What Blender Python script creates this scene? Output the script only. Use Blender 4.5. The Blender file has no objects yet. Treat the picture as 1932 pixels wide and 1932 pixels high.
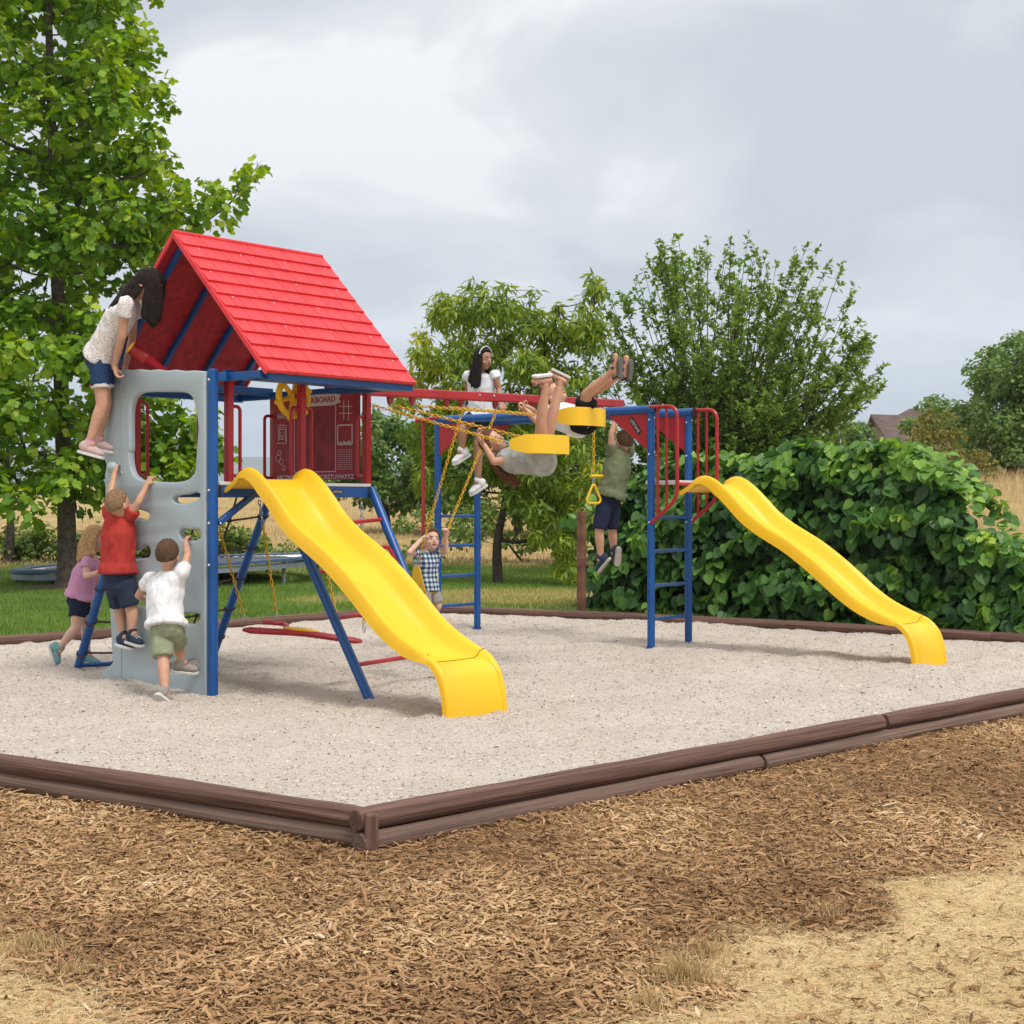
import bpy, bmesh, math, random
import numpy as np
from mathutils import Vector, Matrix, noise
random.seed(7); rng = np.random.default_rng(11)
R = math.radians
scene = bpy.context.scene
C = scene.collection
# ---------------------------------------------------------------- camera, sky, sun, exposure
F_, H_, CAMH = 2850.77, 951.45, 1.3737
cam_d = bpy.data.cameras.new('camera'); cam = bpy.data.objects.new('camera', cam_d); C.objects.link(cam)
cam.location = (0, 0, CAMH); cam.rotation_euler = (R(90), 0, 0)
cam_d.sensor_width = 36; cam_d.lens = F_/1932*36; cam_d.shift_y = (H_-966)/1932
cam_d.clip_start = .1; cam_d.clip_end = 20000
scene.camera = cam
SUN_EL, SUN_AZ = R(58), R(140)     # azimuth clockwise from +Y
world = bpy.data.worlds.new('World'); scene.world = world; world.use_nodes = True
nt = world.node_tree; nt.nodes.clear()
def N(t, typ, **kw):
    n = t.nodes.new(typ)
    for k, v in kw.items(): setattr(n, k, v)
    return n
def ramp(t, stops, interp='LINEAR'):
    n = t.nodes.new('ShaderNodeValToRGB'); n.color_ramp.interpolation = interp
    e = n.color_ramp.elements
    while len(e) < len(stops): e.new(.5)
    for el, (p, c) in zip(e, stops): el.position = p; el.color = (*c, 1) if len(c) == 3 else c
    return n
def math_(t, op, a, b=None, clamp=False):
    n = t.nodes.new('ShaderNodeMath'); n.operation = op; n.use_clamp = clamp
    for i, q in enumerate((a, b)):
        if q is None: continue
        if isinstance(q, (int, float)): n.inputs[i].default_value = q
        else: t.links.new(q, n.inputs[i])
    return n.outputs[0]
def mixc(t, fac, a, b, mode='MIX'):
    n = t.nodes.new('ShaderNodeMix'); n.data_type = 'RGBA'; n.blend_type = mode
    for i, q in ((0, fac), (6, a), (7, b)):
        if isinstance(q, (int, float)): n.inputs[i].default_value = q
        elif isinstance(q, tuple): n.inputs[i].default_value = (*q, 1)
        else: t.links.new(q, n.inputs[i])
    return n.outputs[2]
sky = N(nt, 'ShaderNodeTexSky', sky_type='NISHITA', sun_disc=False, sun_elevation=SUN_EL, sun_rotation=SUN_AZ)
tc = N(nt, 'ShaderNodeTexCoord'); sp = N(nt, 'ShaderNodeSeparateXYZ'); nt.links.new(tc.outputs['Generated'], sp.inputs[0])
zc = math_(nt, 'MAXIMUM', sp.outputs[2], 0.0)
den = math_(nt, 'ADD', zc, .34)
cb = N(nt, 'ShaderNodeCombineXYZ')
nt.links.new(math_(nt, 'DIVIDE', sp.outputs[0], den), cb.inputs[0]); nt.links.new(math_(nt, 'DIVIDE', sp.outputs[1], den), cb.inputs[1])
n1 = N(nt, 'ShaderNodeTexNoise'); n1.inputs['Scale'].default_value = 2.3; n1.inputs['Detail'].default_value = 7; n1.inputs['Roughness'].default_value = .5; n1.inputs['Distortion'].default_value = .5
mp = N(nt, 'ShaderNodeMapping'); mp.inputs['Location'].default_value = (3.3, 1.2, 0); nt.links.new(cb.outputs[0], mp.inputs[0]); nt.links.new(mp.outputs[0], n1.inputs['Vector'])
cl = ramp(nt, [(.40, (.55, .59, .635)), (.475, (.655, .685, .722)), (.54, (.735, .75, .775)), (.605, (.90, .905, .915))]); nt.links.new(n1.outputs['Fac'], cl.inputs[0])
hz = ramp(nt, [(0, (.49, .57, .645)), (.10, (.54, .61, .68)), (.30, (.72, .742, .77)), (.55, (1.0, 1.0, 1.0)), (1, (1.25, 1.24, 1.22))]); nt.links.new(zc, hz.inputs[0])
hf = ramp(nt, [(0, (.9,)*3), (.06, (.75,)*3), (.16, (.16,)*3), (.35, (.10,)*3), (.6, (.85,)*3)]); nt.links.new(zc, hf.inputs[0])
cloud = mixc(nt, hf.outputs[0], cl.outputs[0], hz.outputs[0])
bg1 = N(nt, 'ShaderNodeBackground'); nt.links.new(sky.outputs[0], bg1.inputs[0]); bg1.inputs[1].default_value = .1
bg2 = N(nt, 'ShaderNodeBackground'); nt.links.new(cloud, bg2.inputs[0]); bg2.inputs[1].default_value = 1.08
ms = N(nt, 'ShaderNodeMixShader'); ms.inputs[0].default_value = .94
nt.links.new(bg1.outputs[0], ms.inputs[1]); nt.links.new(bg2.outputs[0], ms.inputs[2])
wo = N(nt, 'ShaderNodeOutputWorld'); nt.links.new(ms.outputs[0], wo.inputs[0])
sl = bpy.data.lights.new('sun', 'SUN'); sl.energy = 2.5; sl.angle = R(16); sl.color = (1, .955, .9)
so = bpy.data.objects.new('sun', sl); C.objects.link(so)
sd = Vector((math.sin(SUN_AZ)*math.cos(SUN_EL), math.cos(SUN_AZ)*math.cos(SUN_EL), math.sin(SUN_EL)))
so.rotation_euler = (-sd).to_track_quat('-Z', 'Y').to_euler()
scene.view_settings.view_transform = 'Standard'; scene.view_settings.look = 'None'
scene.view_settings.exposure = 0.12; scene.view_settings.gamma = 1
scene.cycles.max_bounces = 8; scene.cycles.diffuse_bounces = 5; scene.cycles.transmission_bounces = 4; scene.cycles.transparent_max_bounces = 6
scene.cycles.use_denoising = True

# ---------------------------------------------------------------- layout: one plan frame for the play set (s along the ridge, o along the slides)
TH = .7064
uv = Vector((math.sin(TH), math.cos(TH), 0)); ov = Vector((math.cos(TH), -math.sin(TH), 0)); zv = Vector((0, 0, 1))
C0 = Vector((-2.1511, 11.0731, 0))
def T(s, o, z): return C0 + s*uv + o*ov + Vector((0, 0, z))
def toSO(x, y): return ((x-C0.x)*uv.x+(y-C0.y)*uv.y, (x-C0.x)*ov.x+(y-C0.y)*ov.y)
def J(x, y, Y): return Vector(((x-966)*Y/F_, Y, CAMH-(y-H_)*Y/F_))
def W(x, y, s):
    r = (x-966)/F_; q = C0+s*uv
    oo = (r*q.y-q.x)/(ov.x-r*ov.y); return J(x, y, q.y+oo*ov.y)
def O(x, y, o):
    r = (x-966)/F_; q = C0+o*ov
    s = (r*q.y-q.x)/(uv.x-r*uv.y); return J(x, y, q.y+s*uv.y)
def G(x, y, z=0): Y = F_*(CAMH-z)/(y-H_); return J(x, y, Y)
def Z1(x, y): return ((80+x*.2588)/1.0352, (420+y*.2588)/1.0352)
def Z2(x, y): return ((60+x*.2795)/1.0352, (860+y*.2795)/1.0352)
def Z3(x, y): return ((380+x*.2588)/1.0352, (640+y*.2588)/1.0352)
def Z4(x, y): return ((400+x*.2588)/1.0352, (940+y*.2588)/1.0352)
def Z5(x, y): return ((780+x*.2588)/1.0352, (640+y*.2588)/1.0352)

# ---------------------------------------------------------------- materials
def sRGB(r, g, b):
    f = lambda c: (c/255/12.92) if c/255 <= .04045 else ((c/255+.055)/1.055)**2.4
    return (f(r), f(g), f(b))
def mat(name, col, rough=.5, var=.0, vscale=4, col2=None, bump=0, bscale=60, metal=0, spec=.5, coat=0, sub=0):
    m = bpy.data.materials.new(name); m.use_nodes = True; t = m.node_tree; b = t.nodes['Principled BSDF']
    b.inputs['Base Color'].default_value = (*col, 1); b.inputs['Roughness'].default_value = rough; b.inputs['Metallic'].default_value = metal
    b.inputs['Specular IOR Level'].default_value = spec; b.inputs['Coat Weight'].default_value = coat
    if sub: b.inputs['Subsurface Weight'].default_value = sub; b.inputs['Subsurface Radius'].default_value = (.02, .008, .004); b.inputs['Subsurface Scale'].default_value = .4
    tcn = N(t, 'ShaderNodeTexCoord')
    if var or col2:
        n = N(t, 'ShaderNodeTexNoise'); n.inputs['Scale'].default_value = vscale; n.inputs['Detail'].default_value = 6; t.links.new(tcn.outputs['Object'], n.inputs['Vector'])
        c2 = col2 or tuple(min(1, c*(1-var)) for c in col); c1 = col if col2 else tuple(min(1, c*(1+var)) for c in col)
        r = ramp(t, [(.35, c1), (.65, c2)]); t.links.new(n.outputs['Fac'], r.inputs[0]); t.links.new(r.outputs[0], b.inputs['Base Color'])
        rr = math_(t, 'MULTIPLY_ADD', n.outputs['Fac'], .15); t.nodes[-1].inputs[2].default_value = rough-.075; t.links.new(rr, b.inputs['Roughness'])
    if bump:
        n = N(t, 'ShaderNodeTexNoise'); n.inputs['Scale'].default_value = bscale; n.inputs['Detail'].default_value = 5; t.links.new(tcn.outputs['Object'], n.inputs['Vector'])
        bp = N(t, 'ShaderNodeBump'); bp.inputs['Strength'].default_value = bump; bp.inputs['Distance'].default_value = .01
        t.links.new(n.outputs['Fac'], bp.inputs['Height']); t.links.new(bp.outputs[0], b.inputs['Normal'])
    return m
MT = {}
MT['red'] = mat('red_metal', (.36, .010, .016), .36, .12, 3, bump=.05, bscale=300)
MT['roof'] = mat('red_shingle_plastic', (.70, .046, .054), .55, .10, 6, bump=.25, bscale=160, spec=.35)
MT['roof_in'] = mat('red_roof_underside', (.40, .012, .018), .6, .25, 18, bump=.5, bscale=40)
MT['blue'] = mat('blue_powder_coat', (.003, .075, .28), .36, .14, 3, bump=.05, bscale=300)
MT['yellow'] = mat('yellow_plastic', (.86, .50, .008), .38, .04, 2.5, bump=.05, bscale=120)
MT['yellow2'] = mat('yellow_rubber', (.82, .50, .015), .45, .02, 6, bump=.1, bscale=90)
MT['grey'] = mat('grey_plastic', (.36, .425, .455), .5, .05, 2, bump=.15, bscale=4)
MT['white'] = mat('white_plastic', (.66, .66, .64), .5, .06, 5)
MT['black'] = mat('black_plastic', (.015, .015, .018), .5)
MT['steel'] = mat('zinc_steel', (.55, .56, .58), .32, .15, 30, metal=.9)
MT['chalk'] = mat('maroon_chalkboard', (.33, .020, .034), .6, .2, 5, bump=.1, bscale=200)
MT['chalk2'] = mat('maroon_board_center', (.26, .028, .042), .7, .25, 9)
MT['print'] = mat('pale_print', (.62, .50, .50), .6)
MT['chain'] = mat('yellow_coated_chain', (.72, .42, .015), .45, .1, 20)
MT['rope'] = mat('brown_rope', (.075, .045, .03), .9, .4, 60, bump=.8, bscale=150)
def timber(name, c1, c2):
    m = bpy.data.materials.new(name); m.use_nodes = True; t = m.node_tree; b = t.nodes['Principled BSDF']; b.inputs['Roughness'].default_value = .75; b.inputs['Specular IOR Level'].default_value = .3
    a = N(t, 'ShaderNodeAttribute', attribute_name='grain'); n = N(t, 'ShaderNodeTexNoise'); n.inputs['Scale'].default_value = 5; n.inputs['Detail'].default_value = 9; n.inputs['Roughness'].default_value = .65; t.links.new(a.outputs['Vector'], n.inputs['Vector'])
    r = ramp(t, [(.28, tuple(c*.22 for c in c1)), (.36, c1), (.55, c2), (.75, tuple(min(1, c*1.5) for c in c2))]); t.links.new(n.outputs['Fac'], r.inputs[0]); t.links.new(r.outputs[0], b.inputs['Base Color'])
    bp = N(t, 'ShaderNodeBump'); bp.inputs['Strength'].default_value = 1; bp.inputs['Distance'].default_value = .012; t.links.new(n.outputs['Fac'], bp.inputs['Height']); t.links.new(bp.outputs[0], b.inputs['Normal']); return m
MT['log'] = timber('brown_stained_timber', (.085, .044, .034), (.155, .086, .066)); MT['log2'] = timber('weathered_timber', (.115, .070, .053), (.185, .118, .09))
MT['lens'] = mat('grey_lens', (.25, .25, .3), .2)

# ---------------------------------------------------------------- mesh toolkit
class MB:
    def __init__(s): s.v = []; s.f = []; s.m = []
    def add(s, vs, fs, mi=0):
        b = len(s.v); s.v += [tuple(q) for q in vs]; s.f += [tuple(b+i for i in f) for f in fs]; s.m += [mi]*len(fs); return s
    def box(s, c, sx, sy, sz, ax=None, ay=None, az=None, mi=0):
        ax = (ax or Vector((1, 0, 0)))*sx/2; ay = (ay or Vector((0, 1, 0)))*sy/2; az = (az or Vector((0, 0, 1)))*sz/2; c = Vector(c)
        vs = [c+i*ax+j*ay+k*az for k in (-1, 1) for j in (-1, 1) for i in (-1, 1)]
        return s.add(vs, [(0, 2, 3, 1), (4, 5, 7, 6), (0, 1, 5, 4), (2, 6, 7, 3), (0, 4, 6, 2), (1, 3, 7, 5)], mi)
    def tbox(s, s0, s1, o0, o1, z0, z1, mi=0):
        return s.box(T((s0+s1)/2, (o0+o1)/2, (z0+z1)/2), s1-s0, o1-o0, z1-z0, uv, ov, zv, mi)
    def bar(s, a, b, w, h, up=zv, mi=0):
        a = Vector(a); b = Vector(b); d = (b-a).normalized(); x = d.cross(up).normalized(); y = x.cross(d)
        return s.box((a+b)/2, (b-a).length, w, h, d, x, y, mi)
    def loft(s, rings, cap=True, mi=0, closed=False):
        n = len(rings[0]); vs = [q for r in rings for q in r]; fs = []
        m = len(rings)
        for i in range(m if closed else m-1):
            for j in range(n):
                fs.append((i*n+j, i*n+(j+1) % n, ((i+1) % m)*n+(j+1) % n, ((i+1) % m)*n+j))
        if cap and not closed: fs += [tuple(range(n-1, -1, -1)), tuple((m-1)*n+j for j in range(n))]
        return s.add(vs, fs, mi)
    def tube(s, pts, r, n=10, cap=True, mi=0, closed=False, flat=1.0, up=None):
        pts = [Vector(p) for p in pts]; m = len(pts)
        rs = r if isinstance(r, (list, tuple)) else [r]*m
        t0 = (pts[1]-pts[0]).normalized()
        ref = up or (zv if abs(t0.z) < .9 else Vector((1, 0, 0)))
        x = t0.cross(ref).normalized(); rings = []
        for i in range(m):
            if closed: t = (pts[(i+1) % m]-pts[i-1]).normalized()
            else: t = (pts[min(i+1, m-1)]-pts[max(i-1, 0)]).normalized()
            x = (x-t*x.dot(t)).normalized(); y = t.cross(x)
            rings.append([pts[i]+rs[i]*(math.cos(a)*x+math.sin(a)*y*flat) for a in [2*math.pi*k/n for k in range(n)]])
        return s.loft(rings, cap, mi, closed)
    def ell(s, c, rx, ry, rz, ax=None, ay=None, az=None, n=16, m=10, mi=0):
        ax = ax or Vector((1, 0, 0)); ay = ay or Vector((0, 1, 0)); az = az or zv; c = Vector(c)
        rings = []
        for i in range(1, m):
            ph = math.pi*i/m-math.pi/2
            rings.append([c+ax*rx*math.cos(ph)*math.cos(a)+ay*ry*math.cos(ph)*math.sin(a)+az*rz*math.sin(ph) for a in [2*math.pi*k/n for k in range(n)]])
        b = len(s.v); s.loft(rings, False, mi)
        s.add([c-az*rz, c+az*rz], [], mi); k = len(s.v)-2
        for j in range(n):
            s.f.append((k, b+(j+1) % n, b+j)); s.m.append(mi)
            q = b+(m-2)*n; s.f.append((k+1, q+j, q+(j+1) % n)); s.m.append(mi)
        return s
    def cap2(s, a, b, ra, rb, n=12, mi=0):                 # tapered capsule
        a = Vector(a); b = Vector(b); d = (b-a); L = max(d.length, 1e-6); d = d/L
        pts = [a-d*ra*.98, a-d*ra*.75, a-d*ra*.35, a, b, b+d*rb*.35, b+d*rb*.75, b+d*rb*.98]
        rs = [ra*.15, ra*.66, ra*.94, ra, rb, rb*.94, rb*.66, rb*.15]
        return s.tube(pts, rs, n, True, mi)
    def prism(s, poly, org, ax, ay, th, mi=0):
        nrm = ax.cross(ay).normalized()*th; n = len(poly)
        a = [org+ax*x+ay*y for x, y in poly]; b = [q+nrm for q in a]
        return s.add(a+b, [tuple(range(n-1, -1, -1)), tuple(range(n, 2*n))]+[(i, (i+1) % n, n+(i+1) % n, n+i) for i in range(n)], mi)
    def mesh(s, name):
        me = bpy.data.meshes.new(name); me.from_pydata(s.v, [], s.f); me.update()
        return me
    def build(s, name, m, parent=None, bevel=0, smooth=35, kind=None, label=None, sub=0):
        me = s.mesh(name)
        bm = bmesh.new(); bm.from_mesh(me); bmesh.ops.recalc_face_normals(bm, faces=bm.faces); bm.to_mesh(me); bm.free()
        ms_ = m if isinstance(m, (list, tuple)) else [m]
        for q in ms_: me.materials.append(MT[q] if isinstance(q, str) else q)
        if len(ms_) > 1: me.polygons.foreach_set('material_index', s.m)
        if smooth: me.shade_smooth(); me.set_sharp_from_angle(angle=R(smooth))
        return link(name, me, parent, bevel, kind, label)
def wloc(p):
    l = Vector((0, 0, 0))
    while p is not None: l = l+p.location; p = p.parent
    return l
def link(name, me, parent=None, bevel=0, kind=None, label=None):
    o = bpy.data.objects.new(name, me); C.objects.link(o)
    if parent is not None: o.parent = parent; o.location = -wloc(parent)
    if bevel:
        b = o.modifiers.new('bevel', 'BEVEL'); b.width = bevel; b.segments = 2; b.limit_method = 'ANGLE'; b.angle_limit = R(40)
    if kind: o['kind'] = kind
    if label: o['label'] = label
    return o
def thing(name, label, cat, loc, group=None):
    o = bpy.data.objects.new(name, None); C.objects.link(o); o.location = loc; o.empty_display_size = .1
    o['label'] = label; o['category'] = cat
    if group: o['group'] = group
    return o
def tag(o, label, cat, group=None, kind=None):
    if label: o['label'] = label
    if cat: o['category'] = cat
    if group: o['group'] = group
    if kind: o['kind'] = kind
    return o
def curve_pts(ctrl, n):                                   # Catmull-Rom resample
    P = [Vector(p) for p in ctrl]; out = []
    for i in range(len(P)-1):
        p0 = P[max(i-1, 0)]; p1 = P[i]; p2 = P[i+1]; p3 = P[min(i+2, len(P)-1)]
        for k in range(n):
            t = k/n; out.append(.5*((2*p1)+(-p0+p2)*t+(2*p0-5*p1+4*p2-p3)*t*t+(-p0+3*p1-3*p2+p3)*t**3))
    out.append(P[-1]); return out
def round_path(pts, r, n=5):                              # polyline with filleted corners
    P = [Vector(p) for p in pts]; out = [P[0]]
    for i in range(1, len(P)-1):
        a = (P[i-1]-P[i]); b = (P[i+1]-P[i]); rr = min(r, a.length*.45, b.length*.45); a = P[i]+a.normalized()*rr; b = P[i]+b.normalized()*rr
        for k in range(n+1):
            t = k/n; out.append(a*(1-t)**2+P[i]*2*t*(1-t)+b*t*t)
    out.append(P[-1]); return out
def plate(name, outer, holes, org, ax, ay, depth, bevel, m, parent=None, label=None):
    """outline with holes -> bevelled plate mesh; outline in metres in the ax/ay plane, plate centred on org"""
    cu = bpy.data.curves.new(name, 'CURVE'); cu.dimensions = '2D'; cu.fill_mode = 'BOTH'; cu.extrude = depth/2-bevel; cu.bevel_depth = bevel; cu.bevel_resolution = 2; cu.offset = -bevel
    for pl in [outer]+holes:
        sp_ = cu.splines.new('POLY'); sp_.points.add(len(pl)-1); sp_.use_cyclic_u = True
        for q, (x, y) in zip(sp_.points, pl): q.co = (x, y, 0, 1)
    ob = bpy.data.objects.new('tmp', cu); C.objects.link(ob)
    dg = bpy.context.evaluated_depsgraph_get(); me = bpy.data.meshes.new_from_object(ob.evaluated_get(dg))
    bpy.data.objects.remove(ob); bpy.data.curves.remove(cu)
    M4 = Matrix((ax, ay, ax.cross(ay))).transposed().to_4x4(); M4.translation = org
    me.transform(M4); me.name = name
    bm = bmesh.new(); bm.from_mesh(me); bmesh.ops.remove_doubles(bm, verts=bm.verts, dist=.0002); bmesh.ops.recalc_face_normals(bm, faces=bm.faces); bm.to_mesh(me); bm.free()
    me.materials.clear(); me.materials.append(MT[m]); me.shade_smooth(); me.set_sharp_from_angle(angle=R(40))
    return link(name, me, parent, 0, None, label)
def text_mesh(txt, size, org, ax, ay, m, name, parent, depth=.001, align='LEFT', bold=0):
    cu = bpy.data.curves.new(name, 'FONT'); cu.body = txt; cu.size = size; cu.extrude = depth; cu.align_x = align; cu.offset = bold; cu.resolution_u = 3
    ob = bpy.data.objects.new('tmp', cu); C.objects.link(ob)
    dg = bpy.context.evaluated_depsgraph_get(); me = bpy.data.meshes.new_from_object(ob.evaluated_get(dg))
    bpy.data.objects.remove(ob); bpy.data.curves.remove(cu)
    M4 = Matrix((ax, ay, ax.cross(ay))).transposed().to_4x4(); M4.translation = org
    me.transform(M4); me.name = name; me.materials.clear(); me.materials.append(MT[m])
    return link(name, me, parent)
def smooth_closed(pts, n=6):
    P = [Vector((x, y)) for x, y in pts]; m = len(P); out = []
    for i in range(m):
        p0, p1, p2, p3 = P[i-1], P[i], P[(i+1) % m], P[(i+2) % m]
        for k in range(n):
            t = k/n; q = .5*((2*p1)+(-p0+p2)*t+(2*p0-5*p1+4*p2-p3)*t*t+(-p0+3*p1-3*p2+p3)*t**3); out.append((q.x, q.y))
    return out
def chain(mb, a, b, pitch=.037, wire=.0046, mi=0):
    a = Vector(a); b = Vector(b); d = b-a; n = max(2, round(d.length/pitch)); d.normalize()
    x = d.cross(zv if abs(d.z) < .9 else Vector((1, 0, 0))).normalized(); y = d.cross(x)
    L = (b-a).length/n; hl = L*.62; hw = .0125
    for i in range(n):
        c = a+d*L*(i+.5); w = (x if i % 2 else y); w = (w+(y if i % 2 else x)*.5).normalized()
        pts = [c+d*(hl*math.cos(t))*(1 if abs(math.cos(t)) < .9 else .97)+w*hw*math.sin(t) for t in [2*math.pi*k/8 for k in range(8)]]
        mb.tube(pts, wire, 5, False, mi, True)
    return mb
# ---------------------------------------------------------------- setting: ground, sand, hills
def attr_mat(name, stops, rough=.8, noise_scale=30, noise_amt=.35, bump=.6, bscale=60, attr='tint'):
    m = bpy.data.materials.new(name); m.use_nodes = True; t = m.node_tree; b = t.nodes['Principled BSDF']
    a = N(t, 'ShaderNodeAttribute', attribute_name=attr); r = ramp(t, stops); t.links.new(a.outputs['Fac'], r.inputs[0])
    t.links.new(r.outputs[0], b.inputs['Base Color']); b.inputs['Roughness'].default_value = rough; b.inputs['Specular IOR Level'].default_value = .25
    return m
BOXA, BOXB, BOXC, BOXD = (-2.43, 4.10), (-3.4, -4.5), (6.95, -4.42), (7.65, 4.95)
def edgeCD(t): return (BOXC[0]*(1-t)+BOXD[0]*t+.5*math.sin(math.pi*t)*(1-.35*t), BOXC[1]*(1-t)+BOXD[1]*t)
def box_map(a, b):   # a: 0..1 along A->D (s), b: 0..1 along A->B (towards back)
    l = (BOXA[0]*(1-b)+BOXB[0]*b, BOXA[1]*(1-b)+BOXB[1]*b); r = edgeCD(1-b)
    return (l[0]*(1-a)+r[0]*a, l[1]*(1-a)+r[1]*a)
POLY = [BOXA, BOXB]+[edgeCD(k/8) for k in range(9)]
PW = np.array([[T(s, o, 0).x, T(s, o, 0).y] for s, o in POLY])
def box_dist(x, y):                                      # signed distance to the sand pit outline, >0 outside
    d = np.full(x.shape, 1e9); ins = np.zeros(x.shape, bool); n = len(PW)
    for i in range(n):
        a = PW[i]; b = PW[(i+1) % n]; e = b-a
        t = np.clip(((x-a[0])*e[0]+(y-a[1])*e[1])/(e@e), 0, 1)
        d = np.minimum(d, np.hypot(x-a[0]-t*e[0], y-a[1]-t*e[1]))
        c = ((a[1] > y) != (b[1] > y)) & (x < (b[0]-a[0])*(y-a[1])/((b[1]-a[1]) if b[1] != a[1] else 1e-9)+a[0]); ins ^= c
    return np.where(ins, -d, d)
def sstep(x, a, b): t = np.clip((x-a)/(b-a), 0, 1); return t*t*(3-2*t)
def vnoise(x, y, sc, seed=0):
    x = np.asarray(x, float)*sc+seed*17.3; y = np.asarray(y, float)*sc-seed*9.1
    xi = np.floor(x).astype(int); yi = np.floor(y).astype(int); fx = x-xi; fy = y-yi; fx = fx*fx*(3-2*fx); fy = fy*fy*(3-2*fy)
    def hsh(a, b): h = (a*374761393+b*668265263+seed*1442695) & 0x7fffffff; h = ((h ^ (h >> 13))*1274126177) & 0x7fffffff; return ((h ^ (h >> 16)) & 0xffff)/65535.
    return (hsh(xi, yi)*(1-fx)+hsh(xi+1, yi)*fx)*(1-fy)+(hsh(xi, yi+1)*(1-fx)+hsh(xi+1, yi+1)*fx)*fy
def ground_z(x, y):
    x = np.asarray(x, float); y = np.asarray(y, float)
    s = (x-C0.x)*uv.x+(y-C0.y)*uv.y; o = (x-C0.x)*ov.x+(y-C0.y)*ov.y
    wf = np.maximum(sstep(o, 3.2, 4.2), sstep(-s, 2.1, 2.7)*sstep(o, -6, 0))
    d = box_dist(x, y)
    z = -.115+(1-wf)*sstep(d, .02, .45)*.175
    z = z+.012*(vnoise(x, y, 1.1, 3)-.5)*2
    rise = np.where(y > 24, .030*np.minimum(y-24, 95)*sstep(y, 22, 38), 0)
    z = z+rise+sstep(x, 5.5, 15)*sstep(y, 19, 46)*1.25*(1-.7*sstep(y, 62, 100))
    z = z+(vnoise(x, y, .09, 5)-.5)*.5*sstep(y, 40, 90)
    z = z-sstep(y, 125, 230)*9
    return z
def gz(x, y): return float(ground_z(np.array([x]), np.array([y]))[0])
def pale_zone(x, y):
    n = (vnoise(x, y, 2.2, 1)-.5)*.9+(vnoise(x, y, 7, 2)-.5)*.35
    a = (x-.14)-(y-4.31)*.88+n*.6; b = -(x+.89)-.96*(y-4.31)+n*.55
    return sstep(np.maximum(a, b), -.08, .22)
def grid_mesh(name, xs, ys, zf):
    X, Y = np.meshgrid(xs, ys); Zz = zf(X, Y); v = np.stack([X, Y, Zz], -1).reshape(-1, 3); nx = len(xs); ny = len(ys)
    i = (np.arange(ny-1)[:, None]*nx+np.arange(nx-1)[None, :]).reshape(-1); f = np.stack([i, i+1, i+nx+1, i+nx], -1)
    return np_mesh(name, v, f)
def np_mesh(name, v, f):
    me = bpy.data.meshes.new(name); nf, k = f.shape
    me.vertices.add(len(v)); me.vertices.foreach_set('co', np.ascontiguousarray(v, dtype=np.float32).ravel())
    me.loops.add(nf*k); me.loops.foreach_set('vertex_index', np.ascontiguousarray(f, dtype=np.int32).ravel())
    me.polygons.add(nf); me.polygons.foreach_set('loop_start', np.arange(0, nf*k, k, dtype=np.int32)); me.update(calc_edges=True)
    return me
def set_attr(me, name, vals):
    a = me.attributes.new(name, 'FLOAT', 'POINT'); a.data.foreach_set('value', np.ascontiguousarray(vals, dtype=np.float32))
# ground sheet
tx = np.linspace(-1, 1, 230); xs = np.sign(tx)*(np.abs(tx)*9+np.abs(tx)**5*900)
ty = np.linspace(0, 1, 300); ys = -6+ty*34+ty**6*1500
gme = grid_mesh('ground', xs, ys, ground_z)
co = np.empty(len(gme.vertices)*3, np.float32); gme.vertices.foreach_get('co', co); co = co.reshape(-1, 3)
gx, gy = co[:, 0], co[:, 1]
s_ = (gx-C0.x)*uv.x+(gy-C0.y)*uv.y; o_ = (gx-C0.x)*ov.x+(gy-C0.y)*ov.y
front = np.maximum(sstep(o_, 3.2, 4.0), sstep(-s_, 2.1, 2.7)*sstep(o_, -4.2, -3.4))
set_attr(gme, 'front', front); set_attr(gme, 'pale', pale_zone(gx, gy))
field = sstep(gy+(vnoise(gx, gy, .35, 9)-.5)*4+np.clip(-gx, -6, 6)*.2, 29.5, 32)
rd = sstep(gx+(vnoise(gx, gy, .5, 4)-.5)*1.5, 5.0, 6.2)*sstep(gy, 17, 19)
dry = sstep(-(np.hypot((gx+.1)/3.0, (gy-21.4)/2.2)-1)+(vnoise(gx, gy, 1.2, 8)-.5)*.6, -.1, .25)*.75
set_attr(gme, 'field', np.clip(field+rd+dry, 0, 1))
m = bpy.data.materials.new('ground'); m.use_nodes = True; t = m.node_tree; b = t.nodes['Principled BSDF']; b.inputs['Roughness'].default_value = .95; b.inputs['Specular IOR Level'].default_value = .1
geo = N(t, 'ShaderNodeNewGeometry')
def nz(scale, detail=6, rough=.6, vec=None, stretch=None):
    n = N(t, 'ShaderNodeTexNoise'); n.inputs['Scale'].default_value = scale; n.inputs['Detail'].default_value = detail; n.inputs['Roughness'].default_value = rough
    src = geo.outputs['Position']
    if stretch:
        mpn = N(t, 'ShaderNodeMapping'); mpn.inputs['Scale'].default_value = stretch; mpn.inputs['Rotation'].default_value = (0, 0, .12); t.links.new(src, mpn.inputs[0]); src = mpn.outputs[0]
    t.links.new(src, n.inputs['Vector']); return n.outputs['Fac']
lawn = ramp(t, [(.3, (.07, .12, .022)), (.5, (.12, .19, .034)), (.68, (.19, .22, .05)), (.8, (.26, .23, .08))]); t.links.new(mixc(t, .45, nz(1.3), nz(40)), lawn.inputs[0])
straw = ramp(t, [(.25, (.22, .15, .06)), (.5, (.40, .29, .13)), (.75, (.52, .40, .20))]); t.links.new(mixc(t, .5, nz(.9, stretch=(.12, 1.2, 1)), nz(25)), straw.inputs[0])
mul = ramp(t, [(.3, (.10, .055, .024)), (.5, (.22, .125, .055)), (.7, (.34, .21, .095))]); t.links.new(nz(45), mul.inputs[0])
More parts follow.
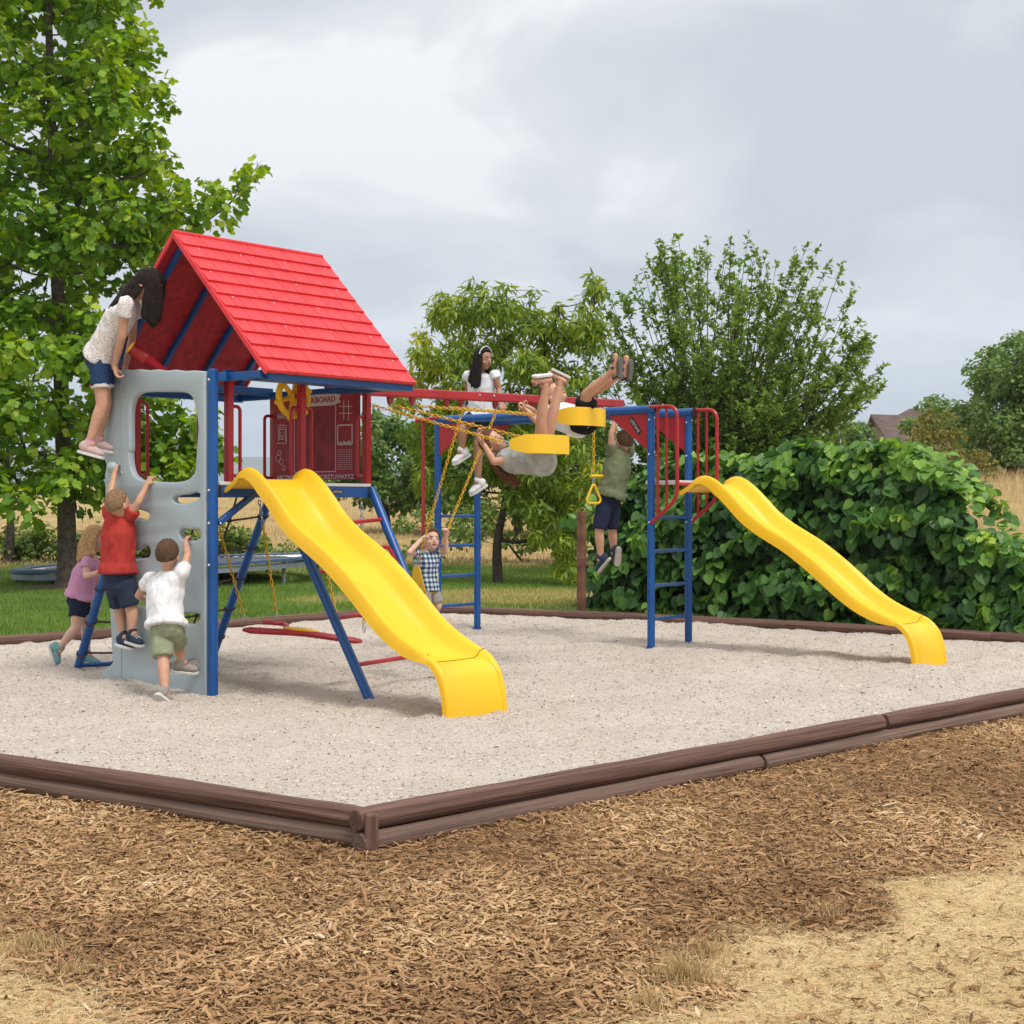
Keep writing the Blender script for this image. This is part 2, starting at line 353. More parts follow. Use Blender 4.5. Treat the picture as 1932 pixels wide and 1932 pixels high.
pal = ramp(t, [(.3, (.44, .31, .15)), (.5, (.58, .43, .22)), (.72, (.68, .53, .30))]); t.links.new(mixc(t, .5, nz(4), nz(60)), pal.inputs[0])
def at_(nm): return N(t, 'ShaderNodeAttribute', attribute_name=nm).outputs['Fac']
c1 = mixc(t, at_('field'), lawn.outputs[0], straw.outputs[0]); c2 = mixc(t, at_('pale'), mul.outputs[0], pal.outputs[0])
t.links.new(mixc(t, at_('front'), c1, c2), b.inputs['Base Color'])
bp = N(t, 'ShaderNodeBump'); bp.inputs['Strength'].default_value = .8; bp.inputs['Distance'].default_value = .02; t.links.new(nz(55), bp.inputs['Height']); t.links.new(bp.outputs[0], b.inputs['Normal'])
gme.materials.append(m); gme.shade_smooth()
go = link('ground', gme, kind='structure'); go['label'] = 'ground of wood mulch, green lawn and dry mown field'
# sand
na, nb = 230, 220
A, B = np.meshgrid(np.linspace(0, 1, na), np.linspace(0, 1, nb))
t_ = 1-B; rs = BOXC[0]*(1-t_)+BOXD[0]*t_+.5*np.sin(np.pi*t_)*(1-.35*t_); ro = BOXC[1]*(1-t_)+BOXD[1]*t_
ls = BOXA[0]*(1-B)+BOXB[0]*B; lo = BOXA[1]*(1-B)+BOXB[1]*B
S_ = ls*(1-A)+rs*A; O_ = lo*(1-A)+ro*A
SX = C0.x+S_*uv.x+O_*ov.x; SY = C0.y+S_*uv.y+O_*ov.y
def sand_z(x, y): return .05*(vnoise(x, y, 1.3, 21)-.5)+.044*(vnoise(x, y, 3.6, 22)-.5)+.030*(vnoise(x, y, 8, 23)-.5)+.012*(vnoise(x, y, 16, 24)-.5)
SZ = sand_z(SX, SY)
v = np.stack([SX, SY, SZ], -1).reshape(-1, 3); i = (np.arange(nb-1)[:, None]*na+np.arange(na-1)[None, :]).reshape(-1)
sme = np_mesh('sand', v, np.stack([i, i+1, i+na+1, i+na], -1))
m = bpy.data.materials.new('sand'); m.use_nodes = True; t = m.node_tree; b = t.nodes['Principled BSDF']; b.inputs['Roughness'].default_value = .95; b.inputs['Specular IOR Level'].default_value = .1
geo = N(t, 'ShaderNodeNewGeometry')
sc_ = ramp(t, [(.3, (.35, .29, .24)), (.45, (.50, .435, .375)), (.6, (.57, .51, .445)), (.75, (.64, .585, .525))]); t.links.new(mixc(t, .62, nz(1.2, 4), nz(38, 8, .75)), sc_.inputs[0])
t.links.new(sc_.outputs[0], b.inputs['Base Color'])
bp = N(t, 'ShaderNodeBump'); bp.inputs['Strength'].default_value = 1; bp.inputs['Distance'].default_value = .02; t.links.new(mixc(t, .5, nz(26, 8, .7), nz(75, 4, .7)), bp.inputs['Height']); t.links.new(bp.outputs[0], b.inputs['Normal'])
sme.materials.append(m); sme.shade_smooth(); link('sand', sme, kind='structure')['label'] = 'pale coarse sand filling the play pit'
# far hills
mh = mat('hillside', (.10, .12, .07), .95, .3, .004)
rings = []
xs_ = np.linspace(-2600, 2600, 120)
hm = MB(); row = []
for k, (yy, hh) in enumerate(((3000, -20), (3400, 60), (4200, 1), (4600, -30))):
    row.append([(float(x), yy, (112+130*float(vnoise(np.array([x]), np.array([k*.1]), .0016, 31)[0])*(1.1 if x < -400 else .3)) -(0 if x < -400 else 70) if k == 2 else hh*.6) for x in xs_])
vs = [q for r_ in row for q in r_]; n_ = len(xs_)
hm.add(vs, [(k*n_+j, k*n_+j+1, (k+1)*n_+j+1, (k+1)*n_+j) for k in range(3) for j in range(n_-1)])
hm.build('hills', mh, kind='structure')['label'] = 'low hills on the far horizon'

# air: one box of thin even haze round the whole scene, the sky stays outside
hzm = bpy.data.materials.new('haze_air'); hzm.use_nodes = True; t = hzm.node_tree; t.nodes.clear()
ho = N(t, 'ShaderNodeOutputMaterial'); pv = N(t, 'ShaderNodeVolumePrincipled'); pv.inputs['Color'].default_value = (.80, .88, 1.0, 1); pv.inputs['Density'].default_value = .00022; pv.inputs['Anisotropy'].default_value = .2; t.links.new(pv.outputs[0], ho.inputs['Volume'])
hb_ = MB(); hb_.box((0, 2400, 140), 6400, 5200, 320); ho_ = hb_.build('haze', hzm, smooth=0, kind='stuff'); ho_['label'] = 'thin bluish haze in the air'
# ---------------------------------------------------------------- timbers round the pit: each log a thing
def log(a, b, r, label, group='timber logs edging the sand pit', seed=0, low=False):
    a = Vector(a); b = Vector(b); c = (a+b)/2; d = (b-a); L = d.length; d.normalize(); x = d.cross(zv).normalized(); y = x.cross(d)
    n = max(8, int(L/.08)); rings = []; ns = 18
    for i in range(n+1):
        p = a+d*L*i/n; e = .93 if i in (0, n) else 1
        ring = []
        for k in range(ns):
            an = 2*math.pi*k/ns
            rr = r*e*(1+.10*(noise.noise(Vector((i*.10+seed*7, math.cos(an)*1.1, math.sin(an)*1.1+seed)))) + .06*noise.noise(Vector((i*.28+seed, k*.9, seed))))-.010*max(0, noise.noise(Vector((i*.07+seed*5, k*1.3, 3)))-.25)*8*r/.056*.35
            ring.append(p+x*rr*math.cos(an)+y*rr*math.sin(an)*.97)
        rings.append(ring)
    th = thing('timber_log', label, 'log', (c.x, c.y, c.z-r), group)
    mb = MB(); mb.loft(rings); o_ = mb.build('log_body', 'log2' if low else 'log', th, bevel=.006, smooth=50)
    at = o_.data.attributes.new('grain', 'FLOAT_VECTOR', 'POINT'); g_ = []
    for i in range(n+1):
        for k in range(ns): g_ += [i*.08*.22+seed*3.1, math.cos(2*math.pi*k/ns)*.55, math.sin(2*math.pi*k/ns)*.55]
    at.data.foreach_set('vector', g_)
    return th
def bx(p, q, f, z, out=0):
    s = p[0]*(1-f)+q[0]*f; o = p[1]*(1-f)+q[1]*f; return T(s, o, z)
r1 = .053
E1 = (BOXA, BOXB); E2 = (BOXA, BOXD)
dAB = Vector((BOXB[0]-BOXA[0], BOXB[1]-BOXA[1])).normalized()
log(bx(*E1, .004, .005), bx(*E1, .43, .01), r1, 'dark upper timber log running left from the pit corner', seed=1)
log(bx(*E1, -.002, -.085), bx(*E1, .40, -.08), r1, 'lower timber log half buried in chips left of the corner', seed=2, low=True)
for fa, fb, sd, lb in ((-.009, .405, 3, 'upper timber log with a long crack right of the pit corner'), (.408, .66, 4, 'upper timber log in the middle of the right front edge'), (.663, 1.0, 5, 'upper timber log at the far right end of the front edge')):
    log(bx(*E2, fa, .012), bx(*E2, fb, .012), r1*1.02, lb, seed=sd)
for fa, fb, sd, lb in ((-.009, .275, 6, 'lower timber log touching the chips right of the pit corner'), (.278, .62, 7, 'lower timber log with a gap above it along the right edge'), (.623, 1.0, 8, 'lower timber log at the far end of the right edge')):
    log(bx(*E2, fa, -.084)+ov*.02, bx(*E2, fb, -.084)+ov*.02, r1*.98, lb, seed=sd, low=True)
E3 = (BOXB, BOXC)
for fa, fb, sd, lb in ((0, .33, 9, 'back timber log beside the lawn behind the blonde girl'), (.333, .66, 10, 'back timber log seen under the glider swing'), (.663, 1.0, 11, 'back timber log at the far corner behind the long slide')):
    log(bx(*E3, fa, .045), bx(*E3, fb, .045), r1*1.05, lb, seed=sd)
pts = [edgeCD(k/4) for k in range(5)]
for k, lb in enumerate(('timber log at the back behind the swinging kids', 'timber log in front of the brown arbor post', 'timber log along the vine behind the short ladder', 'timber log along the vine past the far slide foot')):
    log(T(*pts[k], .035)+uv*.0, T(*pts[k+1], .035), r1*1.05, lb, seed=12+k)

# ---------------------------------------------------------------- the play set: one bolted thing, its parts are children
ps = thing('play_set', 'red, blue and yellow play set with roofed tower, monkey bars and two wavy slides', 'play set', T(.7, -.5, 0))
def part(n, mb, m, bevel=0, parent=ps, label=None, smooth=35): return mb.build(n, m, parent, bevel, smooth, None, label)
SL = [.112, .823, 1.523]; OB = -1.18
# deck
part('deck', MB().tbox(0.0, 1.54, -1.2, .012, 1.515, 1.54), 'white', .004)
bmk = MB().tbox(.012, 1.528, -.03, .008, 1.43, 1.514); part('deck_beam', bmk, 'blue', .006)
part('deck_beam', MB().tbox(.012, 1.528, -1.196, -1.156, 1.43, 1.514), 'blue', .006)
part('deck_beam', MB().tbox(-.012, .012, -1.16, -.035, 1.43, 1.514), 'blue', .006)
part('deck_beam', MB().tbox(1.522, 1.546, -1.16, -.035, 1.43, 1.514), 'blue', .006)
for s0 in (.4, .8, 1.2): part('deck_joist', MB().tbox(s0-.02, s0+.02, -1.15, -.032, 1.44, 1.513), 'blue')
for s0, s1 in ((-.014, .020), (1.514, 1.550)): part('corner_cap', MB().tbox(s0, s1, -.036, .014, 1.424, 1.5145), 'black', .005)
bd = part('maker_badge', MB().prism(smooth_closed([(-.055, -.016), (.055, -.016), (.06, 0), (.055, .016), (-.055, .016), (-.06, 0)], 3), T(1.17, .0085, 1.472), uv, zv, -.003), 'black')
text_mesh('LIFETIME', .026, T(1.17, .013, 1.463), uv, zv, 'print', 'lettering', bd, .0006, 'CENTER')
# posts and handles
def handle(s, o, ds, do, z0=1.60, z1=2.10):
    h = .105
    p = [T(s+ds*.02, o+do*.02, z1), T(s+ds*h, o+do*h, z1), T(s+ds*h, o+do*h, z0), T(s+ds*.02, o+do*.02, z0)]
    part('hand_rail', MB().tube(round_path(p, .055), .0135, 8), 'red')
for s in SL:
    for o in (-.02, OB+.02):
        part('post', MB().tbox(s-.027, s+.027, o-.027, o+.027, 1.541, 2.30), 'red', .006)
handle(SL[0], -.02, 1, 0, 1.585); handle(SL[1], -.02, 1, 0, 1.60, 2.12); handle(SL[1], -.02, -1, 0, 1.60, 2.12); handle(SL[2], -.02, -1, 0, 1.60, 2.08)
handle(SL[0], OB+.02, 1, 0, 1.60, 2.18); handle(SL[1], OB+.02, -1, 0, 1.60, 2.16); handle(SL[2], OB+.02, -1, 0, 1.6, 2.13)
# blue roof frame
for o in (-.02, OB+.02): part('roof_beam', MB().tbox(.062, 1.50, o-.02, o+.02, 2.301, 2.365), 'blue', .006)
for o in (.478, -1.598): part('roof_beam', MB().tbox(.06, 1.53, o-.022, o+.022, 2.265, 2.325), 'blue', .006)
for s in (.035, 1.51): part('roof_beam', MB().tbox(s-.024, s+.024, -1.575, .455, 2.275, 2.335), 'blue', .006)
part('roof_beam', MB().tbox(.06, 1.49, .3, .455, 2.268, 2.276), 'blue', .002)
# roof: two shingled panels
RO, RE, RZ0, RZ1, RS0, RS1 = -.545, .535, 2.325, 3.432, .02, 1.50
def roof(sign):
    w = RE-RO; e = Vector((0, 0, 0))
    dn = (ov*sign*w+zv*(RZ0-RZ1)); L = dn.length; dn.normalize(); nrm = uv.cross(dn); nrm = nrm if nrm.z > 0 else -nrm; nrm.normalize()
    top = C0+ov*RO+zv*RZ1
    mb = MB()
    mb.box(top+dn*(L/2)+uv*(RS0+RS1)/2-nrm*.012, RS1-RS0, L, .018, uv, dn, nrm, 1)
    rows = 11; rh = L/rows; rr = random.Random(5+sign)
    for r_ in range(rows):
        cuts = [RS0-.012]; x = RS0-.012
        while True:
            x += rr.choice([.055, .075, .12, .16, .17, .19])
            if x > RS1-.02: break
            cuts.append(x)
        cuts.append(RS1+.012)
        for a, b in zip(cuts[:-1], cuts[1:]):
            g = .0030; j = rr.uniform(0, .0015)
            p0 = top+dn*(r_*rh); p1 = top+dn*((r_+1)*rh+.012)
            def q(p, s, h_): return p+uv*s+nrm*h_
            h0, h1 = .002, .020+j
            vs = [q(p0, a+g, -.004), q(p0, b-g, -.004), q(p1, b-g, -.002), q(p1, a+g, -.002), q(p0, a+g, h0), q(p0, b-g, h0), q(p1, b-g, h1), q(p1, a+g, h1)]
            mb.add(vs, [(3, 2, 1, 0), (4, 5, 6, 7), (0, 1, 5, 4), (1, 2, 6, 5), (2, 3, 7, 6), (3, 0, 4, 7)], 0)
        if r_ % 2: 
            for s in (RS0+.08, .5, .95, RS1-.12): mb.ell(top+dn*((r_+.25)*rh)+uv*(s+.05*(r_ % 4 == 1))+nrm*.0085, .0055, .0055, .004, uv, dn, nrm, 8, 5, 2)
    # barge edge on both gable ends
    for s in (RS0-.014, RS1+.014): mb.box(top+dn*(L/2)+uv*s-nrm*.012, .018, L+.01, .034, uv, dn, nrm, 0)
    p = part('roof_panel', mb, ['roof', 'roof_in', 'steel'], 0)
    for s in (RS0+.09, .54, .98, RS1-.09):
        m2 = MB(); a = top+dn*.04+uv*s-nrm*.043; b = top+dn*(L-.05)+uv*s-nrm*.043; m2.bar(a, b, .036, .042, nrm); m2.build('rafter', 'blue', p, .004)
    return p
roof(1); roof(-1)
part('ridge_cap', MB().bar(C0+ov*RO+zv*(RZ1+.006)+uv*(RS0-.02), C0+ov*RO+zv*(RZ1+.006)+uv*(RS1+.02), .03, .024), 'roof', .006)
# wall posts and brace
part('wall_post', MB().tube([T(-.06, .012, -.06), T(-.06, .012, 2.352), T(-.06, .012, 2.36)], [.037, .037, .031], 18), 'blue')
part('wall_post', MB().tube([T(-.03, -1.12, -.06), T(-.03, -1.12, 2.3)], .03, 16), 'blue')
part('brace', MB().bar(T(-.03, .035, 1.235), T(.33, -.01, 1.44), .04, .045), 'blue', .006)
part('roof_beam', MB().bar(T(-.05, -.02, 2.30), T(.0, .1, 2.305), .04, .06), 'blue', .005)
def bolt(p, r=.010, parent=ps): MB().ell(p, r, r, r, n=8, m=6).build('bolt', 'steel', parent)
for z in (1.475, 1.235, .93, 2.28): bolt(T(-.097, .012, z), .011)
bolt(T(-.03, .062, 1.235))
# climbing wall
def wl(pts, Zf):
    out = []
    for x, y in pts:
        p = W(*Zf(x, y), -.075)-C0; out.append((p.dot(ov), p.z))
    return out
outer = wl([(535, 1192), (580, 1178), (640, 1164), (700, 1170), (760, 1163), (830, 1172), (900, 1166), (960, 1176), (1030, 1168), (1100, 1178), (1170, 1174), (1262, 1180)], Z1)
right = [(outer[-1][0], z) for z in (1.8, 1.2, .6, -.06)]
left_ = wl([(512, 1735), (510, 1690), (516, 1620), (560, 1585), (590, 1550), (584, 1450), (578, 1300), (570, 1180), (560, 1050), (545, 900), (548, 700), (545, 500), (538, 330), (536, 240), (548, 175), (535, 140), (522, 110)], Z2)
left_[0] = (left_[0][0], -.06)
l2 = wl([(478, 1890), (478, 1800), (492, 1700), (484, 1600), (496, 1535), (528, 1490), (538, 1420), (526, 1340), (521, 1270), (524, 1210)], Z1)
outl = outer+right+left_+l2[1:]
win = smooth_closed(wl([(790, 1340), (950, 1336), (1090, 1340), (1150, 1365), (1180, 1430), (1197, 1520), (1207, 1610), (1196, 1750), (1188, 1880)], Z1)+wl([(1168, 215), (1125, 268), (1050, 291), (940, 291), (850, 285), (780, 272), (738, 240), (716, 180), (708, 90)], Z2)+wl([(694, 1760), (694, 1560), (700, 1450), (725, 1375)], Z1), 4)
holes = [[(1014, 408), (1040, 385), (1100, 380), (1160, 364), (1200, 377), (1192, 405), (1140, 430), (1070, 442), (1025, 432)],
 [(650, 495), (740, 484), (790, 490), (846, 512), (840, 545), (795, 553), (740, 540), (660, 535)],
 [(1058, 645), (1085, 617), (1130, 624), (1180, 619), (1206, 650), (1190, 690), (1140, 700), (1075, 688)],
 [(690, 790), (760, 768), (820, 730), (852, 760), (845, 812), (780, 826), (715, 842)],
 [(690, 1125), (760, 1112), (815, 1102), (822, 1143), (760, 1155), (695, 1160)],
 [(1020, 1225), (1080, 1210), (1150, 1207), (1197, 1216), (1196, 1250), (1160, 1280), (1080, 1277), (1025, 1265)],
 [(973, 1583), (1000, 1556), (1060, 1558), (1150, 1530), (1192, 1541), (1184, 1580), (1120, 1612), (1020, 1626), (980, 1608)]]
WORG = C0+uv*(-.075)
cw = plate('climbing_wall', outl, [win]+[smooth_closed(wl(h, Z2), 4) for h in holes], WORG, ov, zv, .058, .016, 'grey', ps)
fl = MB(); fl.tube([T(-.107, -1.05, z) for z in (.02, .6, 1.2, 1.7, 2.35)], .0022, 5); fl.build('seam', 'grey', cw)
for z in (.14, 1.62, 2.22): bolt(T(-.104, -1.05, z), .009, cw)
p = W(*Z2(570, 190), -.13); MB().ell(p, .055, .04, .045, ov, uv, zv).build('climbing_grip', 'grey', cw)
# chalkboard on the end
PO = T(1.50, 0, 0)
cbo = part('chalkboard', MB().tbox(1.488, 1.505, -1.13, -.07, 1.575, 2.285), 'chalk', .006)
def bp_(o, z): return T(1.4865, o, z)
BX = ov; BY = zv
def bo(x, y): p = W(*Z3(x, y), 1.4845)-C0; return (p.dot(ov), p.z)
lnm = MB()
def line(a, b, w=.006): lnm.bar(T(1.4835, *a), T(1.4835, *b), .002, w, zv if abs(a[1]-b[1]) < .012 else ov)
def frame(x0, y0, x1, y1, w):
    a, b = bo(x0, y0), bo(x1, y1); o0, z0, o1, z1 = a[0], a[1], b[0], b[1]
    for p_, q_ in (((o0, z0), (o1, z0)), ((o0, z1), (o1, z1)), ((o0, z0), (o0, z1)), ((o1, z0), (o1, z1))): line(p_, q_, w)
    return o0, z0, o1, z1
o0, z0, o1, z1 = frame(755, 600, 1065, 1085, .007)
MB().tbox(1.4842, 1.4876, o0, o1, z1, z0).build('writing_panel', 'chalk2', cbo)
for x_ in (1127, 1163): line(bo(x_, 545), bo(x_, 700), .006)
for y_ in (594, 646): line(bo(1090, y_), bo(1190, y_), .006)
frame(1080, 738, 1190, 878, .011)
for i in range(9):
    for j in range(10): c_ = bo(1082+i*13, 922+j*16); lnm.box(T(1.4835, *c_), .007, .002, .007, ov, uv, zv)
for k, hw in enumerate((34, 26, 18, 10)):
    c_ = (660, 805); q = [bo(c_[0]-hw, c_[1]-hw*2), bo(c_[0]+hw, c_[1]-hw*2), bo(c_[0]+hw, c_[1]+hw*2), bo(c_[0]-hw, c_[1]+hw*2)]
    for i in range(4):
        if (i+k) % 4 != 3: line(q[i], q[(i+1) % 4], .006)
frame(628, 658, 692, 682, .004)
for k in range(7): line(bo(715, 700+k*40), bo(728, 700+k*40), .005)
for cx_, cy_, rr in ((632, 985, .030), (655, 1010, .024), (642, 945, .022), (675, 1060, .02)):
    c_ = bo(cx_, cy_)
    for i in range(10): a = 2*math.pi*i/10; b = 2*math.pi*(i+1)/10; line((c_[0]+rr*math.cos(a), c_[1]+rr*math.sin(a)), (c_[0]+rr*math.cos(b), c_[1]+rr*math.sin(b)), .005)
lnm.build('printed_lines', 'print', cbo)
pr_, pz_ = bo(1090, 535)
hgt_ = (bo(980, 500)[1]-bo(980, 575)[1])/2; wid_ = (pr_-bo(745, 540)[0])/2
lab = MB().prism(smooth_closed([(-wid_+.02, -hgt_), (wid_-.02, -hgt_), (wid_, 0), (wid_-.02, hgt_), (-wid_+.02, hgt_), (-wid_, 0)], 3), T(1.4835, pr_-wid_, pz_), ov, zv, .002); lb = lab.build('title_plate', 'print', cbo)
def fit_text(txt, o0, o1, z_, hgt, m, parent, bold=.001):
    o_ = text_mesh(txt, hgt/.72, Vector((0, 0, 0)), Vector((1, 0, 0)), Vector((0, 1, 0)), m, 'lettering', parent, .0006, 'LEFT', bold)
    xs_ = [v.co.x for v in o_.data.vertices]; w0, w1 = min(xs_), max(xs_); f = (o1-o0)/(w1-w0)
    for v in o_.data.vertices: v.co = T(1.4835-.003, o0+(v.co.x-w0)*f, z_+v.co.y)-zv*0-uv*v.co.z
    return o_
fit_text('CHALKBOARD', pr_-2*wid_+.04, pr_-.04, pz_-hgt_*.55, hgt_*1.15, 'chalk', lb, .0015)
fit_text('ABCDEFGHIJKLMNOPQRSTUVWXYZ', bo(622, 1120)[0], bo(1205, 1140)[0], bo(1000, 1142)[1], bo(1000, 1108)[1]-bo(1000, 1142)[1], 'print', cbo)
fit_text('my family', bo(1088, 880)[0], bo(1184, 880)[0], bo(1130, 882)[1], .035, 'print', cbo)
fit_text('helper', bo(634, 670)[0], bo(686, 670)[0], bo(660, 677)[1], .02, 'print', cbo, .0003)
# steering wheel behind the middle post
sw = MB(); wc = O(*Z3(745, 520), -.12)
ring = [wc+uv*.148*math.cos(a)+zv*.148*math.sin(a) for a in [2*math.pi*k/28 for k in range(28)]]
sw.tube(ring, .026, 10, False, 0, True)
for k in range(6):
    a = k*math.pi/3+.3; d_ = uv*math.cos(a)+zv*math.sin(a); sw.cap2(wc+d_*.03, wc+d_*.175, .019, .021, 8)
sw.ell(wc, .05, .05, .04, uv, zv, ov)
part('steering_wheel', sw, 'yellow', 0); part('wheel_axle', MB().tube([wc, wc+ov*.1], .02, 10), 'red')
# telescope on the left rail
tp = T(.07, -.80, 2.41); tdir = (W(*Z1(715, 1030), -.08)-tp).normalized(); te = tp+tdir*.27
tl = MB().tube([te, tp+tdir*.13, tp+tdir*.12, tp-tdir*.12], [.047, .050, .043, .043], 16); tlo = part('telescope', tl, 'red')
MB().tube([te-tdir*.004, te+tdir*.012, te+tdir*.016], [.052, .052, .046], 18).build('lens_ring', 'yellow', tlo)
MB().tube([te+tdir*.016, te+tdir*.019], [.040, .038], 16).build('lens', 'lens', tlo)
part('telescope_mount', MB().tube([tp-tdir*.05-zv*.04, T(.05, -.78, 2.31)], .015, 8), 'red')
# front ladder legs and rungs, net legs
def leg(a, b, r=.036): return part('leg', MB().tube([Vector(a), Vector(b)], r, 16), 'blue')
L1a, L1b = T(.545, .06, 1.43), T(.50, 1.09, -.05)
L2a, L2b = T(1.555, -.0, 1.50), T(1.46, .98, -.05)
leg(L1a, L1b); leg(L2a, L2b)
for t_ in (.16, .38, .60, .82):
    part('rung', MB().tube([L1a.lerp(L1b, t_)+uv*.03, L2a.lerp(L2b, t_)-uv*.035], .0165, 10), 'red')
e0 = L2a.lerp(L2b, .34)-uv*.04; part('hand_rail', MB().tube(round_path([L2a.lerp(L2b, .30)-uv*.17, L2a.lerp(L2b, .30)-uv*.055, L2a.lerp(L2b, .62)-uv*.05], .05), .016, 8), 'red')
N1a, N1b = T(.05, -1.17, 1.47), T(.20, -2.11, -.02)
N2a, N2b = T(1.50, -1.17, 1.47), T(1.36, -1.84, -.05)
leg(N1a, N1b); leg(N2a, N2b); part('foot_bar', MB().tube([N1b+zv*.05+uv*.03, N2b+zv*.06-uv*.03], .02, 10), 'blue')
net = MB()
def wrap(p, d, r=.041):
    x = d.cross(uv).normalized(); y = d.cross(x).normalized()
    net.tube([p+x*r*math.cos(a)+y*r*math.sin(a)+d*.02*math.sin(a) for a in [2*math.pi*k/12 for k in range(12)]], .0085, 6, False, 0, True)
d1 = (N1b-N1a).normalized(); d2 = (N2b-N2a).normalized(); rows_ = []
for t_ in (.14, .33, .52, .71, .89):
    a = N1a.lerp(N1b, t_); b = N2a.lerp(N2b, t_*.93); wrap(a, d1); wrap(b, d2)
    P_ = [a.lerp(b, k/8)-zv*.05*math.sin(math.pi*k/8) for k in range(9)]; rows_.append(P_); net.tube(P_, .0095, 6)
    for k in (2, 4, 6): net.ell(P_[k], .024, .02, .02, uv, ov, zv, 8, 6)
for k in (2, 4, 6): net.tube([N1a.lerp(N2a, k/8)]+[r_[k] for r_ in rows_]+[N1b.lerp(N2b, k/8)+zv*.05], .0095, 6)
part('cargo_net', net, 'rope')
# slides
PROF = [(.0, 1.50), (.05, 1.525), (.114, 1.567), (.159, 1.61), (.249, 1.642), (.352, 1.617), (.46, 1.54), (.57, 1.437), (.70, 1.305), (.83, 1.207), (.97, 1.125), (1.105, 1.047), (1.24, .953), (1.37, .853), (1.5, .743), (1.62, .637), (1.747, .543), (1.87, .475), (1.99, .42), (2.10, .372), (2.18, .295), (2.225, .195), (2.248, .085), (2.255, -.05)]
DEP = [(.0, .0), (.1, .03), (.249, .105), (.46, .14), (.9, .14), (1.5, .14), (1.9, .12), (2.0, .085), (2.10, .045), (2.2, .022), (2.26, .015)]
def slide(s0, w, off, scale):
    pr = curve_pts([(a, 0, b) for a, b in PROF], 4); dx = [d_[0] for d_ in DEP]; dy = [d_[1] for d_ in DEP]
    rings = []; n = len(pr)
    for i, p in enumerate(pr):
        t = (pr[min(i+1, n-1)]-pr[max(i-1, 0)]).normalized(); nr = Vector((-t.z, 0, t.x))      # upward normal
        d_ = float(np.interp(p.x, dx, dy)); fl_ = max(.035, d_*.72); rw = .030
        oo = lambda u_, q: T(s0+u_, off+(p.x+nr.x*q)*scale, p.z+nr.z*q)
        prof = []
        # bed side (top), near rim to far rim, then underside back
        prof += [(-.004, -fl_-.012), (.0, -fl_+.02), (.004, -.02), (.014, -.004), (rw*.8, .0), (rw*1.3, -.006), (rw*1.3+.25*d_, -d_*.30), (rw*1.3+.42*d_, -d_*.72), (rw*1.3+.85*d_, -d_*.98), (.5*w, -d_*1.02)]
        half = prof; full = half+[(w-a, b) for a, b in half[-2::-1]]
        under = [(w-.012, -fl_-.012), (w-.020, -.036), (w-rw*1.2, -.03), (w-rw*1.3-.42*d_, -d_*.78-.012), (w-rw*1.3-.85*d_, -d_-.012), (rw*1.3+.85*d_, -d_-.012), (rw*1.3+.42*d_, -d_*.78-.012), (rw*1.2, -.03), (.020, -.036), (.012, -fl_-.012)]
        rings.append([oo(a, b) for a, b in full+under])
    mb = MB(); mb.loft(rings)
    sld = part('slide', mb, 'yellow', 0, smooth=60)
    k = min(range(n), key=lambda i: abs(pr[i].x-2.06)); sm = MB(); 
    sm.tube([rings[k][j]+zv*.0035 for j in range(4, 15)], .0028, 5); sm.build('seam', MT['seam'], sld)
    return sld
MT['seam'] = mat('dark_yellow_seam', (.25, .13, .01), .6)
slide(.045, .595, .0, 1.0); slide(4.85, .60, .757, 1.07)
# swing beam with hangers
BO = -.47
def beam_z(s): return 2.37+(s-1.54)/(5.62-1.54)*.085
sb = MB().bar(T(1.50, BO, beam_z(1.5)-.04), T(5.62, BO, beam_z(5.62)-.04), .075, .08); part('swing_beam', sb, 'red', .012)
part('tower_bracket', MB().tbox(1.507, 1.56, -.56, -.38, 2.25, 2.30), 'red', .005)
for s in (3.36, 3.56): bolt(T(s, BO+.04, beam_z(s)-.03), .011)
part('beam_sleeve', MB().bar(T(3.3, BO, beam_z(3.3)-.04), T(3.62, BO, beam_z(3.62)-.04), .079, .084), 'red', .01)
def hang_s(x):
    p = O(x, 760, BO)-C0; return p.dot(uv)
HS = [hang_s(x) for x in (695, 739, 781, 846, 874, 938)]
for s in HS+[hang_s(1010), hang_s(1120), hang_s(1163)]:
    hb = MB().prism([(-.035, .05), (.035, .05), (.022, -.02), (0, -.035), (-.022, -.02)], T(s, BO-.012, beam_z(s)-.115), uv, zv, -.024); part('swing_hanger', hb, 'red', .003)
# monkey bars with a ladder at both ends
MS0, MS1, MO1, MO0, MZ = 4.817, 5.453, .465, -2.331, 2.280
for s in (MS0, MS1):
    part('monkey_beam', MB().tube([T(s, MO0-.04, MZ), T(s, MO1+.06, MZ)], .042, 16), 'blue')
    part('end_cap', MB().tube([T(s, MO1+.06, MZ), T(s, MO1+.075, MZ)], .044, 16), 'black')
    for o in (MO0, MO1):
        part('ladder_post', MB().tube([T(s, o, -.06), T(s, o, MZ-.035)], .037, 16), 'blue')
        part('foot_plate', MB().tube([T(s, o, .0), T(s, o, .016)], .048, 16), 'blue')
for o in (MO0, MO1):
    for z in (.275, .596, .925, 1.246): part('rung', MB().tube([T(MS0+.03, o, z), T(MS1-.03, o, z)], .0175, 10), 'blue')
for o in [MO0+.3+k*.36 for k in range(7)]: part('monkey_rung', MB().tube([T(MS0+.03, o, MZ-.005), T(MS1-.03, o, MZ-.005)], .016, 10), 'blue')
